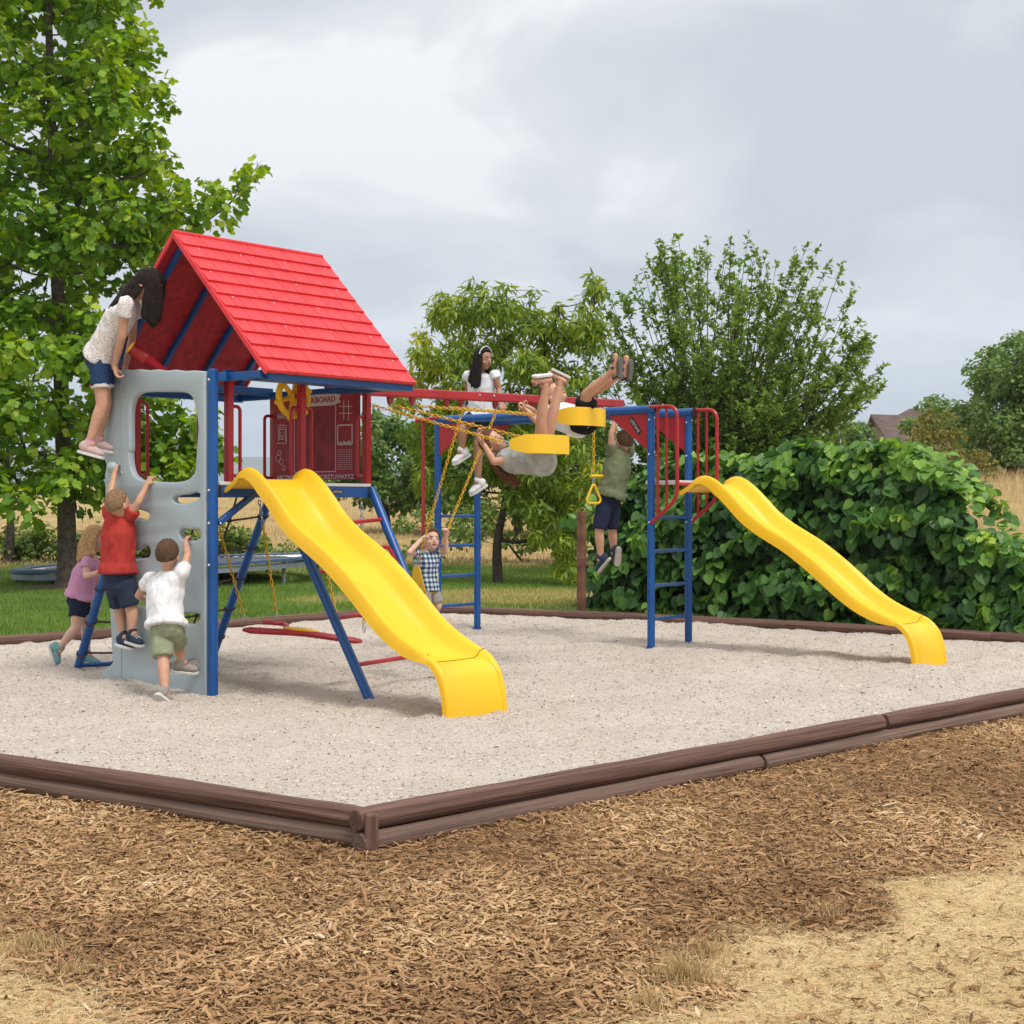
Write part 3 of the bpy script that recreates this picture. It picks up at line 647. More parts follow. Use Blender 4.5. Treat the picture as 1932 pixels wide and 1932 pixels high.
for s in (MS0, MS1):
    for o, sg in ((MO0, 1), (MO1, -1)):
        gp = part('gusset', MB().prism([(sg*.035, -.04), (sg*.49, -.04), (sg*.49, -.052), (sg*.035, -.385)], T(s-.018, o, MZ), ov, zv, -.012), 'red', .003)
        if s == MS0 and o == MO1:
            ax = (ov*.60-zv*.80).normalized(); ay = (ov*.8+zv*.6).normalized(); og = T(s-.0195, o-.175, MZ-.15)
            b2 = MB().prism(smooth_closed([(-.085, -.028), (.085, -.028), (.095, 0), (.085, .028), (-.085, .028), (-.095, 0)], 3), og, ax, ay, -.002).build('maker_badge', 'black', gp)
            text_mesh('LIFETIME', .042, og-uv*.004-ay*.014, ax, ay, 'print', 'lettering', b2, .0005, 'CENTER')
for s in (MS0, MS1):
    for z in (2.18, 1.85, 1.2): bolt(T(s-.037, MO1, z)); bolt(T(s, MO1+.038, z+.02))
def end_rail(s, o, sg, zlow, zin, dd):
    P_ = [T(s, o, MZ+.02), T(s, o+sg*dd, MZ+.02), T(s, o+sg*dd, zlow), T(s, o+sg*.02, zin)]
    h = part('end_rail', MB().tube(round_path(P_, .11, 6), .0185, 10), 'red')
    for f in (.30, .62): MB().tube([T(s, o+sg*dd*f, MZ+.02), T(s, o+sg*dd*f, zin+(zlow-zin)*f)], .0125, 8).build('rail_bar', 'red', h)
for s in (MS0-.025, MS1+.025): end_rail(s, MO1, 1, 1.42, 1.20, .315)
part('end_rail', MB().tube(round_path([T(MS0-.02, MO0+.05, MZ+.02), T(MS0-.02, MO0-.30, MZ+.0)], .03), .024, 10), 'red')
part('end_rail', MB().tube(round_path([T(MS0-.02, MO0-.20, MZ+.0), T(MS0-.02, MO0-.20, .92), T(MS0-.02, MO0-.01, .7)], .1), .019, 10), 'red')
part('platform', MB().tbox(MS0+.045, MS1-.045, MO1-.10, MO1+.30, 1.565, 1.60), 'white', .004)
part('platform_bar', MB().tube([T(MS0-.02, MO1+.315, 1.565), T(MS1+.02, MO1+.315, 1.565)], .017, 10), 'red')

# ---------------------------------------------------------------- hanging things
def hook(mb, p, d):                                       # a steel link between strap and chain
    x = d.cross(uv).normalized() if abs(d.dot(uv)) < .9 else d.cross(zv).normalized()
    mb.tube([p+d*.035*math.cos(a)+x*.014*math.sin(a) for a in [2*math.pi*k/10 for k in range(10)]], .0045, 6, False, 0, True)
def belt_swing(label, s1, s2, ctr, half, sag, dirn, wid=.15):
    """ctr = middle of the line between the two strap ends, half = half vector along it, dirn = the way the belt sags, wid vector = belt width"""
    th_ = thing('belt_swing', label, 'swing', ctr, 'belt swings hanging from the red beam')
    e1 = ctr-half; e2 = ctr+half; n = 18; wv = half.cross(dirn).normalized()*wid/2; d0 = dirn.normalized(); hd = half.normalized()
    pts_ = []
    for i in range(n+1):
        t = math.sin(math.pi/2*(-1+2*i/n)); pts_.append(ctr+half*math.copysign(abs(t)**.75, t)+d0*sag*(1-abs(t)**3.4))
    rings = []
    for i, p in enumerate(pts_):
        tt = (pts_[min(i+1, n)]-pts_[max(i-1, 0)]).normalized(); nn = tt.cross(wv).normalized()*.004
        f = min(1, .34+min(i, n-i)*.17); w_ = wv*f
        rings.append([p-w_-nn, p-w_*.5-nn*1.1, p+w_*.5-nn*1.1, p+w_-nn, p+w_+nn, p+w_*.5+nn, p-w_*.5+nn, p-w_+nn])
    MB().loft(rings).build('seat', 'yellow2', th_, .001)
    for s_i, e in ((s1, e1), (s2, e2)):
        top = T(s_i, BO, beam_z(s_i)-.15); d = (top-e).normalized()
        ch = MB(); chain(ch, e+d*.07, top-d*.03); c_ = ch.build('chain', 'chain', th_, smooth=60)
        for hp_ in (e+d*.035, top): hk = MB(); hook(hk, hp_, d); hk.build('hook', 'steel', th_)
    return th_

ce = thing('corner_block', 'short upright timber block at the front corner of the pit', 'timber block', T(BOXA[0]-.045, BOXA[1]+.045, -.14))
cb_ = MB(); c__ = T(BOXA[0]-.062, BOXA[1]+.062, -.045); cb_.box(c__, .03, .06, .19, (uv-ov).normalized(), (uv+ov).normalized(), zv); o_ = cb_.build('block', 'log', ce, .012)
at = o_.data.attributes.new('grain', 'FLOAT_VECTOR', 'POINT'); at.data.foreach_set('vector', [c for v_ in o_.data.vertices for c in (v_.co.z*.5, v_.co.x*6, v_.co.y*6)])
# ---------------------------------------------------------------- people
def remeshed(mb, name, voxel, it=5, wrinkle=0, wscale=14, seed=0, factor=.5):
    me = mb.mesh(name+'_src'); ob = bpy.data.objects.new('tmp', me); C.objects.link(ob)
    r = ob.modifiers.new('r', 'REMESH'); r.mode = 'VOXEL'; r.voxel_size = voxel; r.adaptivity = 0
    if it: s = ob.modifiers.new('s', 'SMOOTH'); s.factor = factor; s.iterations = it
    dg = bpy.context.evaluated_depsgraph_get(); out = bpy.data.meshes.new_from_object(ob.evaluated_get(dg)); out.name = name
    bpy.data.objects.remove(ob); bpy.data.meshes.remove(me)
    if wrinkle:
        for v in out.vertices:
            p = v.co; q = Vector((p.x*wscale+seed, p.y*wscale, p.z*wscale*.55))
            n = noise.noise(q)+.5*noise.noise(q*2.1); n = 1-abs(n)*2
            v.co = p+v.normal*wrinkle*max(-.2, n-.15)
        out.update()
    out.shade_smooth(); return out
def plink(name, me, m, parent, label=None):
    me.materials.append(MT[m] if isinstance(m, str) else m); return link(name, me, parent, 0, None, label)
def ringv(c, ax, ay, rx, ry, n=18, pw=1.0):
    out = []
    for k in range(n):
        a = 2*math.pi*k/n; ca, sa = math.cos(a), math.sin(a)
        out.append(c+ax*rx*math.copysign(abs(ca)**pw, ca)+ay*ry*math.copysign(abs(sa)**pw, sa))
    return out
def hand(mb, w, d, n, k, curl=.3, side=1):
    d = d.normalized(); n = (n-d*n.dot(d)).normalized(); sd_ = d.cross(n)*side
    mb.ell(w+d*.036*k, .030*k, .040*k, .0145*k, sd_, d, n, 14, 10); mb.cap2(w-d*.012*k, w+d*.025*k, .0175*k, .019*k, 10)
    for i, (off, L) in enumerate(((-.0235, .040), (-.008, .047), (.008, .050), (.0235, .044))):
        p = w+d*.064*k+sd_*off*k; a = 0; mb.cap2(w+d*.035*k+sd_*off*.8*k, p, .0085*k, .0078*k, 8)
        for s_ in (.42, .33, .25):
            a += curl*(.7+.1*i); dd = d*math.cos(a)+n*math.sin(a)+sd_*off*1.6; q = p+dd.normalized()*L*s_*k
            mb.cap2(p, q, .0077*k, .0068*k, 8); p = q
    p = w+d*.018*k+sd_*.024*k; q = p+(d*.6+sd_*.65+n*.35).normalized()*.026*k; mb.cap2(w+d*.015*k, p, .0115*k, .0100*k, 8); mb.cap2(p, q, .0095*k, .0085*k, 8)
    mb.cap2(q, q+(d*.85+n*(.25+curl*.5)+sd_*.1).normalized()*.024*k, .0082*k, .007*k, 8)
def limb(mb, pts, rs, n=12):
    for a, b, ra, rb in zip(pts[:-1], pts[1:], rs[:-1], rs[1:]): mb.cap2(a, b, ra, rb, n)
def person(label, k, hk, j, skin, top, bottom, shoes, hair, sleeve=.55, legf=.8, curls=(.9, .9), palms=None, hem=-.16, flare=1.0, topw=1.16, shirt_wr=.010, short_w=1.3, sole='sole_white', barefoot=False, faceon=False, smile=False, legcuff=None, longsl=None, collar=None, eyes='iris', hemup=None, hiptuck=True, group='children playing on the play set'):
    j = {a: Vector(b) for a, b in j.items()}
    P = (j['pl']+j['pr'])/2; hw_ = (j['pl']-j['pr']).length/2; f_ = min(1, .050*k/hw_)
    for q in ('pl', 'pr'): j[q] = P+(j[q]-P)*f_
    P = (j['pl']+j['pr'])/2; S = (j['sl']+j['sr'])/2; A = S-P; L = A.length; A.normalize()
    lp = (j['pl']-j['pr']); lp = (lp-A*lp.dot(A)).normalized(); ls = (j['sl']-j['sr']); lsh = ls.length/2; ls = (ls-A*ls.dot(A)).normalized()
    base = Vector((P.x, P.y, min(j['al'].z, j['ar'].z)-.07*k)); th_ = thing('person', label, 'person', base, group)
    sw_ = max(lsh, .115*k)
    # --- body: one continuous surface
    mb = MB()
    def tor(m_, prof, fx=1, fy=1, off=None, pw=.9):
        rings = []
        for t, rx, ry in prof:
            tt = min(max(t, 0), 1); lat = (lp*(1-tt)+ls*tt).normalized(); fr = lat.cross(A).normalized(); c = P+A*(L*t)
            if t > 0: c = c-fr*.010*k*math.sin(math.pi*min(t, 1))
            rings.append(ringv(c, lat, fr, rx*fx, ry*fy, 20, pw))
        m_.loft(rings)
    prof = [(-.20, .060*k, .055*k), (-.10, .095*k, .080*k), (.02, .105*k, .086*k), (.25, .096*k, .076*k), (.45, .094*k, .076*k), (.7, .108*k, .082*k), (.88, sw_*.93, .074*k), (.99, sw_*.80, .058*k), (1.05, sw_*.45, .045*k), (1.10, .035*k, .034*k)]
    tor(mb, prof)
    hd = j['head']; fd = j['face'].normalized(); up = j['top']; up = (up-fd*up.dot(fd)).normalized(); lt = up.cross(fd)
    limb(mb, [S+A*.015*k, j['neck'], hd-up*.05*hk], [.042*k, .033*k, .034*hk])
    for s_ in 'lr':
        sh = j['s'+s_]; mb.ell(sh, .040*k, .040*k, .040*k, n=12, m=8)
        limb(mb, [sh, sh.lerp(j['e'+s_], .5), j['e'+s_], j['e'+s_].lerp(j['w'+s_], .3), j['w'+s_]], [.037*k, .033*k, .0265*k, .0275*k, .0195*k])
        hp = j['p'+s_]; kn = j['k'+s_]; an = j['a'+s_]; bk = (kn-hp).cross(an-kn); 
        limb(mb, [hp, hp.lerp(kn, .5), kn, kn.lerp(an, .3), kn.lerp(an, .65), an], [.060*k, .054*k, .041*k, .0425*k, .033*k, .0255*k])
        td = j['t'+s_].normalized(); mb.cap2(an, an-zv*0+td*.02*k, .027*k, .026*k)
        if barefoot:
            ud = (an-kn).normalized(); mb.cap2(an+ud*.03*k-td*.02*k, an+ud*.035*k+td*.10*k, .027*k, .020*k)
    # head
    mb.ell(hd+up*.012*hk-fd*.008*hk, .071*hk, .089*hk, .088*hk, lt, fd, up, 22, 16)
    mb.ell(hd-up*.035*hk+fd*.018*hk, .058*hk, .066*hk, .070*hk, lt, fd, up, 18, 14)
    mb.ell(hd-up*.078*hk+fd*.050*hk, .026*hk, .026*hk, .022*hk, lt, fd, up)
    for s_ in (-1, 1):
        mb.ell(hd-up*.038*hk+fd*.050*hk+lt*.030*hk*s_, .024*hk, .026*hk, .024*hk, lt, fd, up)
        mb.ell(hd-up*.018*hk-fd*.008*hk+lt*.073*hk*s_, .011*hk, .019*hk, .028*hk, lt, fd, up)
    mb.cap2(hd-up*.002*hk+fd*.080*hk, hd-up*.030*hk+fd*.094*hk, .008*hk, .0125*hk)
    pal = palms or {}
    for s_, cu in zip('lr', curls):
        w = j['w'+s_]; d = pal.get('d'+s_, w-j['e'+s_]); n = pal.get('n'+s_, fd)
        hand(mb, w, Vector(d), Vector(n), k*1.05, cu, 1 if s_ == 'l' else -1)
    me = remeshed(mb, 'body', .0062, 3); plink('body', me, skin, th_)
    # --- face details
    if faceon:
        for s_ in (-1, 1):
            e = MB(); c = hd-up*.002*hk+fd*.0765*hk+lt*.029*hk*s_
            e.ell(c, .0105*hk, .0055*hk, .0058*hk, lt, fd, up, 12, 8, 0); e.ell(c+fd*.0028*hk, .0066*hk, .004*hk, .0060*hk, lt, fd, up, 10, 8, 1); e.build('eye', ['eyewhite', 'iris'], th_)
            b = MB(); b.cap2(c+up*.0185*hk-lt*.014*hk*s_+fd*.002, c+up*.017*hk+lt*.015*hk*s_-fd*.006*hk, .0034*hk, .0024*hk, 8); b.build('eyebrow', hair[1], th_)
        mo = MB(); mc = hd-up*.057*hk+fd*.081*hk
        if smile:
            mo.ell(mc, .021*hk, .006*hk, .0105*hk, lt, fd, up, 14, 8, 0); mo.ell(mc+up*.004*hk+fd*.0016*hk, .014*hk, .005*hk, .0038*hk, lt, fd, up, 12, 8, 1)
        else: mo.ell(mc, .019*hk, .006*hk, .0058*hk, lt, fd, up, 14, 8, 0)
        mo.build('mouth', ['lips', 'eyewhite'], th_)
    # --- top
    g = MB(); hx = P+A*(L*hem); w_ = topw
    hr_ = max(.121*w_*flare, .137); hy_ = max(.108*w_*flare, .116)
    tp = [(hem, hr_*k, hy_*k), (hem+.08, max(hr_-.002, .136)*k, max(hy_-.004, .112)*k), (max(.17, hem+.16), .108*k*w_, .090*k*w_), (.45, .107*k*w_, .088*k*w_), (.7, .112*k*w_, .088*k*w_), (.86, max(sw_, .113*k)*1.04, .083*k), (.98, sw_*.90, .066*k), (1.04, sw_*.50, .052*k), (1.065, .047*k, .046*k)]
    tor(g, tp, pw=.85)
    for s_ in 'lr':
        sh = j['s'+s_]; el = j['e'+s_]; d = (el-sh); q = sh+d*sleeve
        if sleeve > 0:
            g.tube([sh-d.normalized()*.02*k, sh, sh.lerp(q, .5), q], [.040*k, .0485*k, .050*k, .050*k*(1.0 if sleeve > .3 else 1.1)], 16); g.ell(sh, .047*k, .047*k, .047*k, n=12, m=8)
    me = remeshed(g, 'top', .0078, 4, shirt_wr*k, 11/k, hash(label) % 97); plink(top[0], me, top[1], th_)
    # --- bottom
    if bottom:
        g = MB(); tor(g, [(-.215, .070*k, .062*k), (-.10, .106*k, .092*k), (.02, .110*k, .090*k), (max(.09, hem+.10), .104*k, .084*k)], pw=.85)
        for s_ in 'lr':
            hp = j['p'+s_]; kn = j['k'+s_]; an = j['a'+s_]
            if legf <= 1: pts = [hp, hp.lerp(kn, legf*.5), hp.lerp(kn, legf)]
            else: pts = [hp, kn, kn.lerp(an, legf-1)]
            g.tube(pts, [.071*k, .060*k*short_w*.95, .054*k*short_w], 18); g.ell(hp-(hp-P)*.12+(kn-hp).normalized()*.03*k, .070*k, .070*k, .070*k, n=14, m=10)
        me = remeshed(g, 'bottom', .0078, 4, .009*k, 10/k, 31); plink(bottom[0], me, bottom[1], th_)
        if legcuff:
            for s_ in 'lr':
                hp = j['p'+s_]; kn = j['k'+s_]; c_ = MB(); dd = (kn-hp).normalized(); c_.tube([hp.lerp(kn, legf)-dd*.012, hp.lerp(kn, legf)+dd*.016], [.054*k*short_w*1.04]*2, 18); c_.build('lace_trim', legcuff, th_)
    # --- shoes
    if shoes:
        for s_ in 'lr':
            an = j['a'+s_]; td = j['t'+s_].normalized(); shn = (an-j['k'+s_]).normalized()
            u2 = -shn; u2 = (u2-td*u2.dot(td)); u2 = u2.normalized() if u2.length > .15 else lp.cross(td).normalized(); la = td.cross(u2)
            q = an-u2*.030*k
            ss_ = .82 if shoes[0] == 'sandal' else 1
            if shoes[0] != 'sandal':
                g = MB(); g.ell(q-td*.015*k+u2*.006*k, .050*k, .032*k, .040*k, td, la, u2); g.ell(q+td*.045*k-u2*.008*k, .060*k, .033*k, .030*k, td, la, u2); g.ell(q+td*.085*k-u2*.014*k, .042*k, .034*k, .023*k, td, la, u2); g.cap2(q-td*.012*k, an+u2*.018*k, .036*k, .031*k)
                me = remeshed(g, 'shoe', .006, 3); so_ = plink('shoe', me, shoes[1], th_)
            else:
                g = MB()
                for f in (.03, .085): g.tube([q+td*f*k+la*.033*k*math.cos(a)+u2*.024*k*math.sin(a) for a in [math.pi*i/8 for i in range(9)]], .011*k, 8)
                g.tube([q-td*.03*k+la*.03*k, q-td*.05*k+u2*.02*k, q-td*.03*k-la*.03*k], .009*k, 8); so_ = g.build('shoe', shoes[1], th_)
            out = [(-.062, -.012), (-.062, .012), (-.045, .029), (0, .030), (.05, .034), (.095, .036), (.125, .022), (.132, 0), (.125, -.022), (.095, -.036), (.05, -.034), (0, -.030), (-.045, -.029)]
            so_m = MB().prism([(a*k*ss_, b*k*ss_) for a, b in smooth_closed(out, 3)], q-u2*.030*k, td, la, .020*k); sl_ = so_m.build('sole', sole, so_, .004)
            if len(shoes) > 2 and shoes[2]:
                lm = MB()
                for i in range(3): lm.tube([q+td*(.03+.022*i)*k+u2*(.030-.007*i)*k+la*x*.022*k+u2*(-.006*k*(x*x)) for x in (-1, 0, 1)], .0042*k, 6)
                lm.build('laces', shoes[2], so_)
            if len(shoes) > 3 and shoes[3]:
                c_ = MB(); c_.tube([an+u2*.005*k, an+u2*.03*k], [.030*k, .0295*k], 14); c_.build('sock', shoes[3], th_)
    # --- hair
    kind, hm_ = hair[0], hair[1]
    g = MB(); nu, nv = 40, 28; rings = []
    hc = hd+up*.010*hk-fd*.006*hk
    for i in range(1, nv):
        ph = math.pi*i/nv-math.pi/2; ring = []
        for q_ in range(nu):
            a = 2*math.pi*q_/nu; l_, f_, u_ = math.cos(ph)*math.cos(a), math.cos(ph)*math.sin(a), math.sin(ph)
            thr = np.interp(f_, [-1, -.3, .1, .35, .6, .8], [-.62, -.42, -.02, .30, .52, .66]) if kind == 'short' else np.interp(f_, [-1, -.2, .15, .4, .7], [-.9, -.75, -.35, .25, .62])
            x_ = (u_-thr)/.16; b_ = min(1, max(0, x_+.5)); b_ = b_*b_*(3-2*b_)
            thick = hair[2] if len(hair) > 2 else .010
            vo = .004*noise.noise(Vector((l_*7, f_*7, u_*7+hash(label) % 50)))
            tuft = thick*(1+.9*max(0, u_)**2*(kind == 'short'))
            e = (tuft+vo)*b_-(1-b_)*.010
            ring.append(hc+lt*l_*(.0735+e)*hk+fd*f_*(.0905+e)*hk+up*u_*(.0900+e)*hk)
        rings.append(ring)
    g.loft(rings)
    if kind != 'short': hair[3](g, hd, fd, up, lt, hk)
    if kind == 'short': g.build('hair', hm_, th_, smooth=70)
    else: plink('hair', remeshed(g, 'hair', .0058, 3), hm_, th_)
    th_['_frame'] = 0; del th_['_frame']
    return th_, dict(hd=hd, fd=fd, up=up, lt=lt, P=P, A=A, lp=lp, S=S, L=L)
def locks(g, roots, tips, n, r, seed, wob=.02, bulge=None, flat=.55):
    rd_ = random.Random(seed)
    for i in range(n):
        f = i/(max(1, n-1)); k_ = f*(len(roots)-1); a = int(min(k_, len(roots)-2)); fr = k_-a
        p0 = Vector(roots[a]).lerp(Vector(roots[a+1]), fr); p3 = Vector(tips[a]).lerp(Vector(tips[a+1]), fr)
        p0 += Vector((rd_.uniform(-1, 1), rd_.uniform(-1, 1), rd_.uniform(-1, 1)))*.008; p3 += Vector((rd_.uniform(-1, 1), rd_.uniform(-1, 1), rd_.uniform(-1.5, 1)))*wob
        m1 = p0.lerp(p3, .33)+(bulge or Vector((0, 0, 0)))+Vector((rd_.uniform(-1, 1), rd_.uniform(-1, 1), 0))*wob*.4; m2 = p0.lerp(p3, .68)+(bulge or Vector((0, 0, 0)))*.6+Vector((rd_.uniform(-1, 1), rd_.uniform(-1, 1), 0))*wob*.5
        P_ = curve_pts([p0, m1, m2, p3], 4); m_ = len(P_); rr = [r*rd_.uniform(.8, 1.2)*(.55+.55*math.sin(math.pi*min(.93, (q+1)/m_*.85+.08))) for q in range(m_)]; rr[-1] = r*.12
        g.tube(P_, rr, 7, True, 0, False, flat)
def hairmat(name, c): return mat(name, c, .6, .4, 90, bump=.7, bscale=260, spec=.18)
for n_, c_ in (('hair_black', (.010, .007, .006)), ('hair_brown', (.10, .058, .032)), ('hair_sandy', (.25, .155, .082)), ('hair_blonde', (.42, .25, .11)), ('hair_auburn', (.13, .06, .028)), ('hair_dark', (.016, .010, .007))): MT[n_] = hairmat(n_, c_)
MT['skin_tan'] = mat('tan_skin', (.54, .295, .19), .5, .06, 20, sub=.15); MT['skin_fair'] = mat('fair_skin', (.64, .39, .29), .5, .06, 20, sub=.15); MT['skin_brown'] = mat('brown_skin', (.36, .18, .11), .5, .06, 20, sub=.15); MT['skin_light'] = mat('light_skin', (.55, .32, .22), .5, .06, 20, sub=.15)
MT['eyewhite'] = mat('eye_white', (.75, .73, .70), .3); MT['iris'] = mat('dark_iris', (.03, .018, .01), .2); MT['lips'] = mat('lips', (.25, .06, .05), .5)
MT['sole_white'] = mat('white_sole', (.62, .61, .58), .6, .08, 30); MT['sole_grey'] = mat('grey_sole', (.10, .10, .105), .7); MT['sole_tan'] = mat('pale_sole', (.45, .42, .37), .7, .1, 30)
def cloth(name, c, var=.10, wr=.12): return mat(name, c, .9, var, 9, bump=.3, bscale=420, spec=.15)
for n_, c_ in (('c_red', (.42, .045, .035)), ('c_white', (.76, .765, .78)), ('c_pink', (.55, .27, .42)), ('c_navy', (.018, .024, .05)), ('c_sage', (.28, .31, .20)), ('c_olive', (.155, .175, .095)), ('c_black', (.012, .012, .016)), ('c_denim', (.025, .055, .13)), ('c_greydress', (.36, .38, .35)), ('c_blue_slate', (.03, .042, .075)), ('c_lace', (.62, .60, .58)), ('c_palepink', (.55, .38, .37)), ('c_teal', (.17, .36, .36)), ('c_greyshoe', (.30, .27, .24)), ('c_navyshoe', (.035, .05, .085)), ('c_whiteshoe', (.72, .72, .72)), ('c_sandal', (.07, .07, .075)), ('c_coral', (.80, .16, .12)), ('c_hotpink', (.70, .22, .45)), ('c_blush', (.48, .22, .19))): MT[n_] = cloth(n_, c_)
# patterned cloth
def plaid():
    m = cloth('plaid_cloth', (.6, .6, .62)); t = m.node_tree; b = t.nodes['Principled BSDF']; geo = N(t, 'ShaderNodeTexCoord'); 
    mp_ = N(t, 'ShaderNodeMapping'); mp_.inputs['Rotation'].default_value = (0, 0, -.863); t.links.new(geo.outputs['Object'], mp_.inputs[0]); s_ = N(t, 'ShaderNodeSeparateXYZ'); t.links.new(mp_.outputs[0], s_.inputs[0])
    def band(o_, fq): w = math_(t, 'SINE', math_(t, 'MULTIPLY', o_, fq)); return math_(t, 'GREATER_THAN', w, .05)
    a = band(s_.outputs[0], 140); z = band(s_.outputs[2], 140); f = math_(t, 'MULTIPLY', math_(t, 'ADD', a, z), .5)
    r = ramp(t, [(0, (.62, .64, .66)), (.4, (.16, .22, .30)), (.9, (.02, .05, .10))], 'CONSTANT'); t.links.new(f, r.inputs[0]); t.links.new(r.outputs[0], b.inputs['Base Color']); return m
MT['c_plaid'] = plaid()
def floral():
    m = cloth('floral_cloth', (.62, .58, .56)); t = m.node_tree; b = t.nodes['Principled BSDF']; geo = N(t, 'ShaderNodeTexCoord'); v_ = N(t, 'ShaderNodeTexVoronoi'); v_.inputs['Scale'].default_value = 75; t.links.new(geo.outputs['Object'], v_.inputs['Vector'])
    r = ramp(t, [(0, (.30, .15, .15)), (.24, (.44, .28, .26)), (.38, (.76, .73, .71))]); t.links.new(v_.outputs['Distance'], r.inputs[0]); t.links.new(r.outputs[0], b.inputs['Base Color']); return m
MT['c_floral'] = floral()
V = Vector
# 1 girl on top of the wall's left side
def j1(x, y, Y): return J(*Z1(x, y), Y-.22-.16*max(0, min(1, (1000-y)/450)))
def hair1(g, hd, fd, up, lt, k):
    rt = [hd+up*.08*k+lt*.03*k*s-fd*.0*k for s in (1, 0, -1)]
    roots = [hd+up*.06*k+lt*.055*k+fd*.06*k, hd+up*.095*k+lt*.03*k+fd*.02*k, hd+up*.07*k+lt*.05*k-fd*.05*k] if lt.y < 0 else [hd+up*.06*k-lt*.055*k+fd*.06*k, hd+up*.095*k-lt*.03*k+fd*.02*k, hd+up*.07*k-lt*.05*k-fd*.05*k]
    locks(g, roots, [j1(895, 800, 11.68), j1(840, 850, 11.66), j1(765, 770, 11.66)], 50, .021*k, 3, .010, V((.02, -.01, .03)))
    locks(g, [hd+up*.09*k+lt*.02*k+fd*.05*k, hd+up*.09*k, hd+up*.03*k-fd*.07*k], [j1(890, 760, 11.9), j1(840, 840, 11.85), j1(790, 760, 11.85)], 26, .021*k, 4, .010)
    locks(g, [hd+up*.09*k-lt*.02*k-fd*.02*k, hd+up*.04*k-fd*.085*k, hd-fd*.09*k], [j1(700, 640, 11.7), j1(590, 640, 11.72), j1(500, 740, 11.75)], 30, .019*k, 5, .012, V((-.01, -.01, .02)), flat=.5)
person('girl in floral blouse and denim shorts bending over the top of the climbing wall', 1.13, 1.15,
 dict(head=j1(815, 525, 11.82), face=V((.74, -.15, -.66)), top=V((.6, -.1, .8)), neck=j1(740, 600, 11.83), sl=j1(700, 655, 11.97), sr=j1(640, 665, 11.68), el=j1(690, 930, 12.04), er=j1(612, 920, 11.62), wl=j1(640, 1130, 12.0), wr=j1(556, 1135, 11.70),
      pl=j1(452, 1060, 11.93), pr=j1(440, 1065, 11.75), kl=j1(490, 1425, 11.96), kr=j1(462, 1430, 11.76), al=j1(428, 1690, 11.98), ar=j1(362, 1725, 11.76), tl=V((.97, -.05, -.2)), tr=V((.95, -.1, -.26))),
 'skin_tan', ('blouse', 'c_floral'), ('denim_shorts', 'c_denim'), ('sneaker', 'c_palepink', 'c_lace', 'c_hotpink'), ('long', 'hair_dark', .014, hair1), sleeve=.42, legf=.62, topw=1.10, flare=1.0, hem=-.05, short_w=1.22, legcuff='c_lace', curls=(.5, .8), palms=dict(nr=V((1, 0, -.2)), dr=V((.2, 0, -1))))
# 2 boy in red
def w2(x, y, s): return W(*Z2(x, y), s)
person('boy in red T-shirt climbing the grey wall with both arms raised', 1.06, 1.06,
 dict(head=w2(618, 450, -.27), face=V((.62, .76, .2)), top=zv*.97-ov*.15, neck=w2(615, 540, -.25), sl=w2(548, 525, -.23), sr=w2(695, 520, -.22), el=w2(560, 370, -.22), er=w2(752, 435, -.2), wl=w2(585, 238, -.15), wr=w2(810, 318, -.13),
      pl=w2(570, 985, -.24), pr=w2(665, 985, -.23), kl=w2(620, 1190, -.18), kr=w2(708, 1185, -.18), al=w2(648, 1370, -.19), ar=w2(712, 1350, -.19), tl=ov*.9+uv*.1-zv*.12, tr=ov*.95+uv*.0-zv*.12),
 'skin_tan', ('t_shirt', 'c_red'), ('shorts', 'c_blue_slate'), ('sneaker', 'c_navyshoe', 'c_lace'), ('short', 'hair_sandy', .009), sleeve=.40, legf=.84, topw=1.17, short_w=1.2, hem=.12, curls=(.9, .8), palms=dict(nl=uv, nr=uv))
# 3 boy in white
person('boy in white T-shirt and sage shorts stepping up the grey wall from the sand', 1.03, 1.03,
 dict(head=w2(958, 800, -.36), face=V((.12, .98, .10)), top=zv, neck=w2(955, 895, -.36), sl=w2(842, 965, -.35), sr=w2(1055, 930, -.33), el=w2(752, 1085, -.34), er=w2(1095, 805, -.24), wl=w2(815, 1120, -.17), wr=w2(1085, 722, -.14),
      pl=w2(898, 1315, -.42), pr=w2(998, 1305, -.40), kl=w2(925, 1540, -.47), kr=w2(1030, 1425, -.26), al=w2(938, 1752, -.52), ar=w2(1052, 1550, -.22), tl=uv*.75-zv*.62+ov*.1, tr=uv*.75+ov*.5-zv*.1),
 'skin_tan', ('t_shirt', 'c_white'), ('shorts', 'c_sage'), ('shoe', 'c_greyshoe', None), ('short', 'hair_brown', .009), sleeve=.45, legf=.88, topw=1.22, hem=.02, short_w=1.3, curls=(.5, .9), palms=dict(nr=uv, nl=uv))
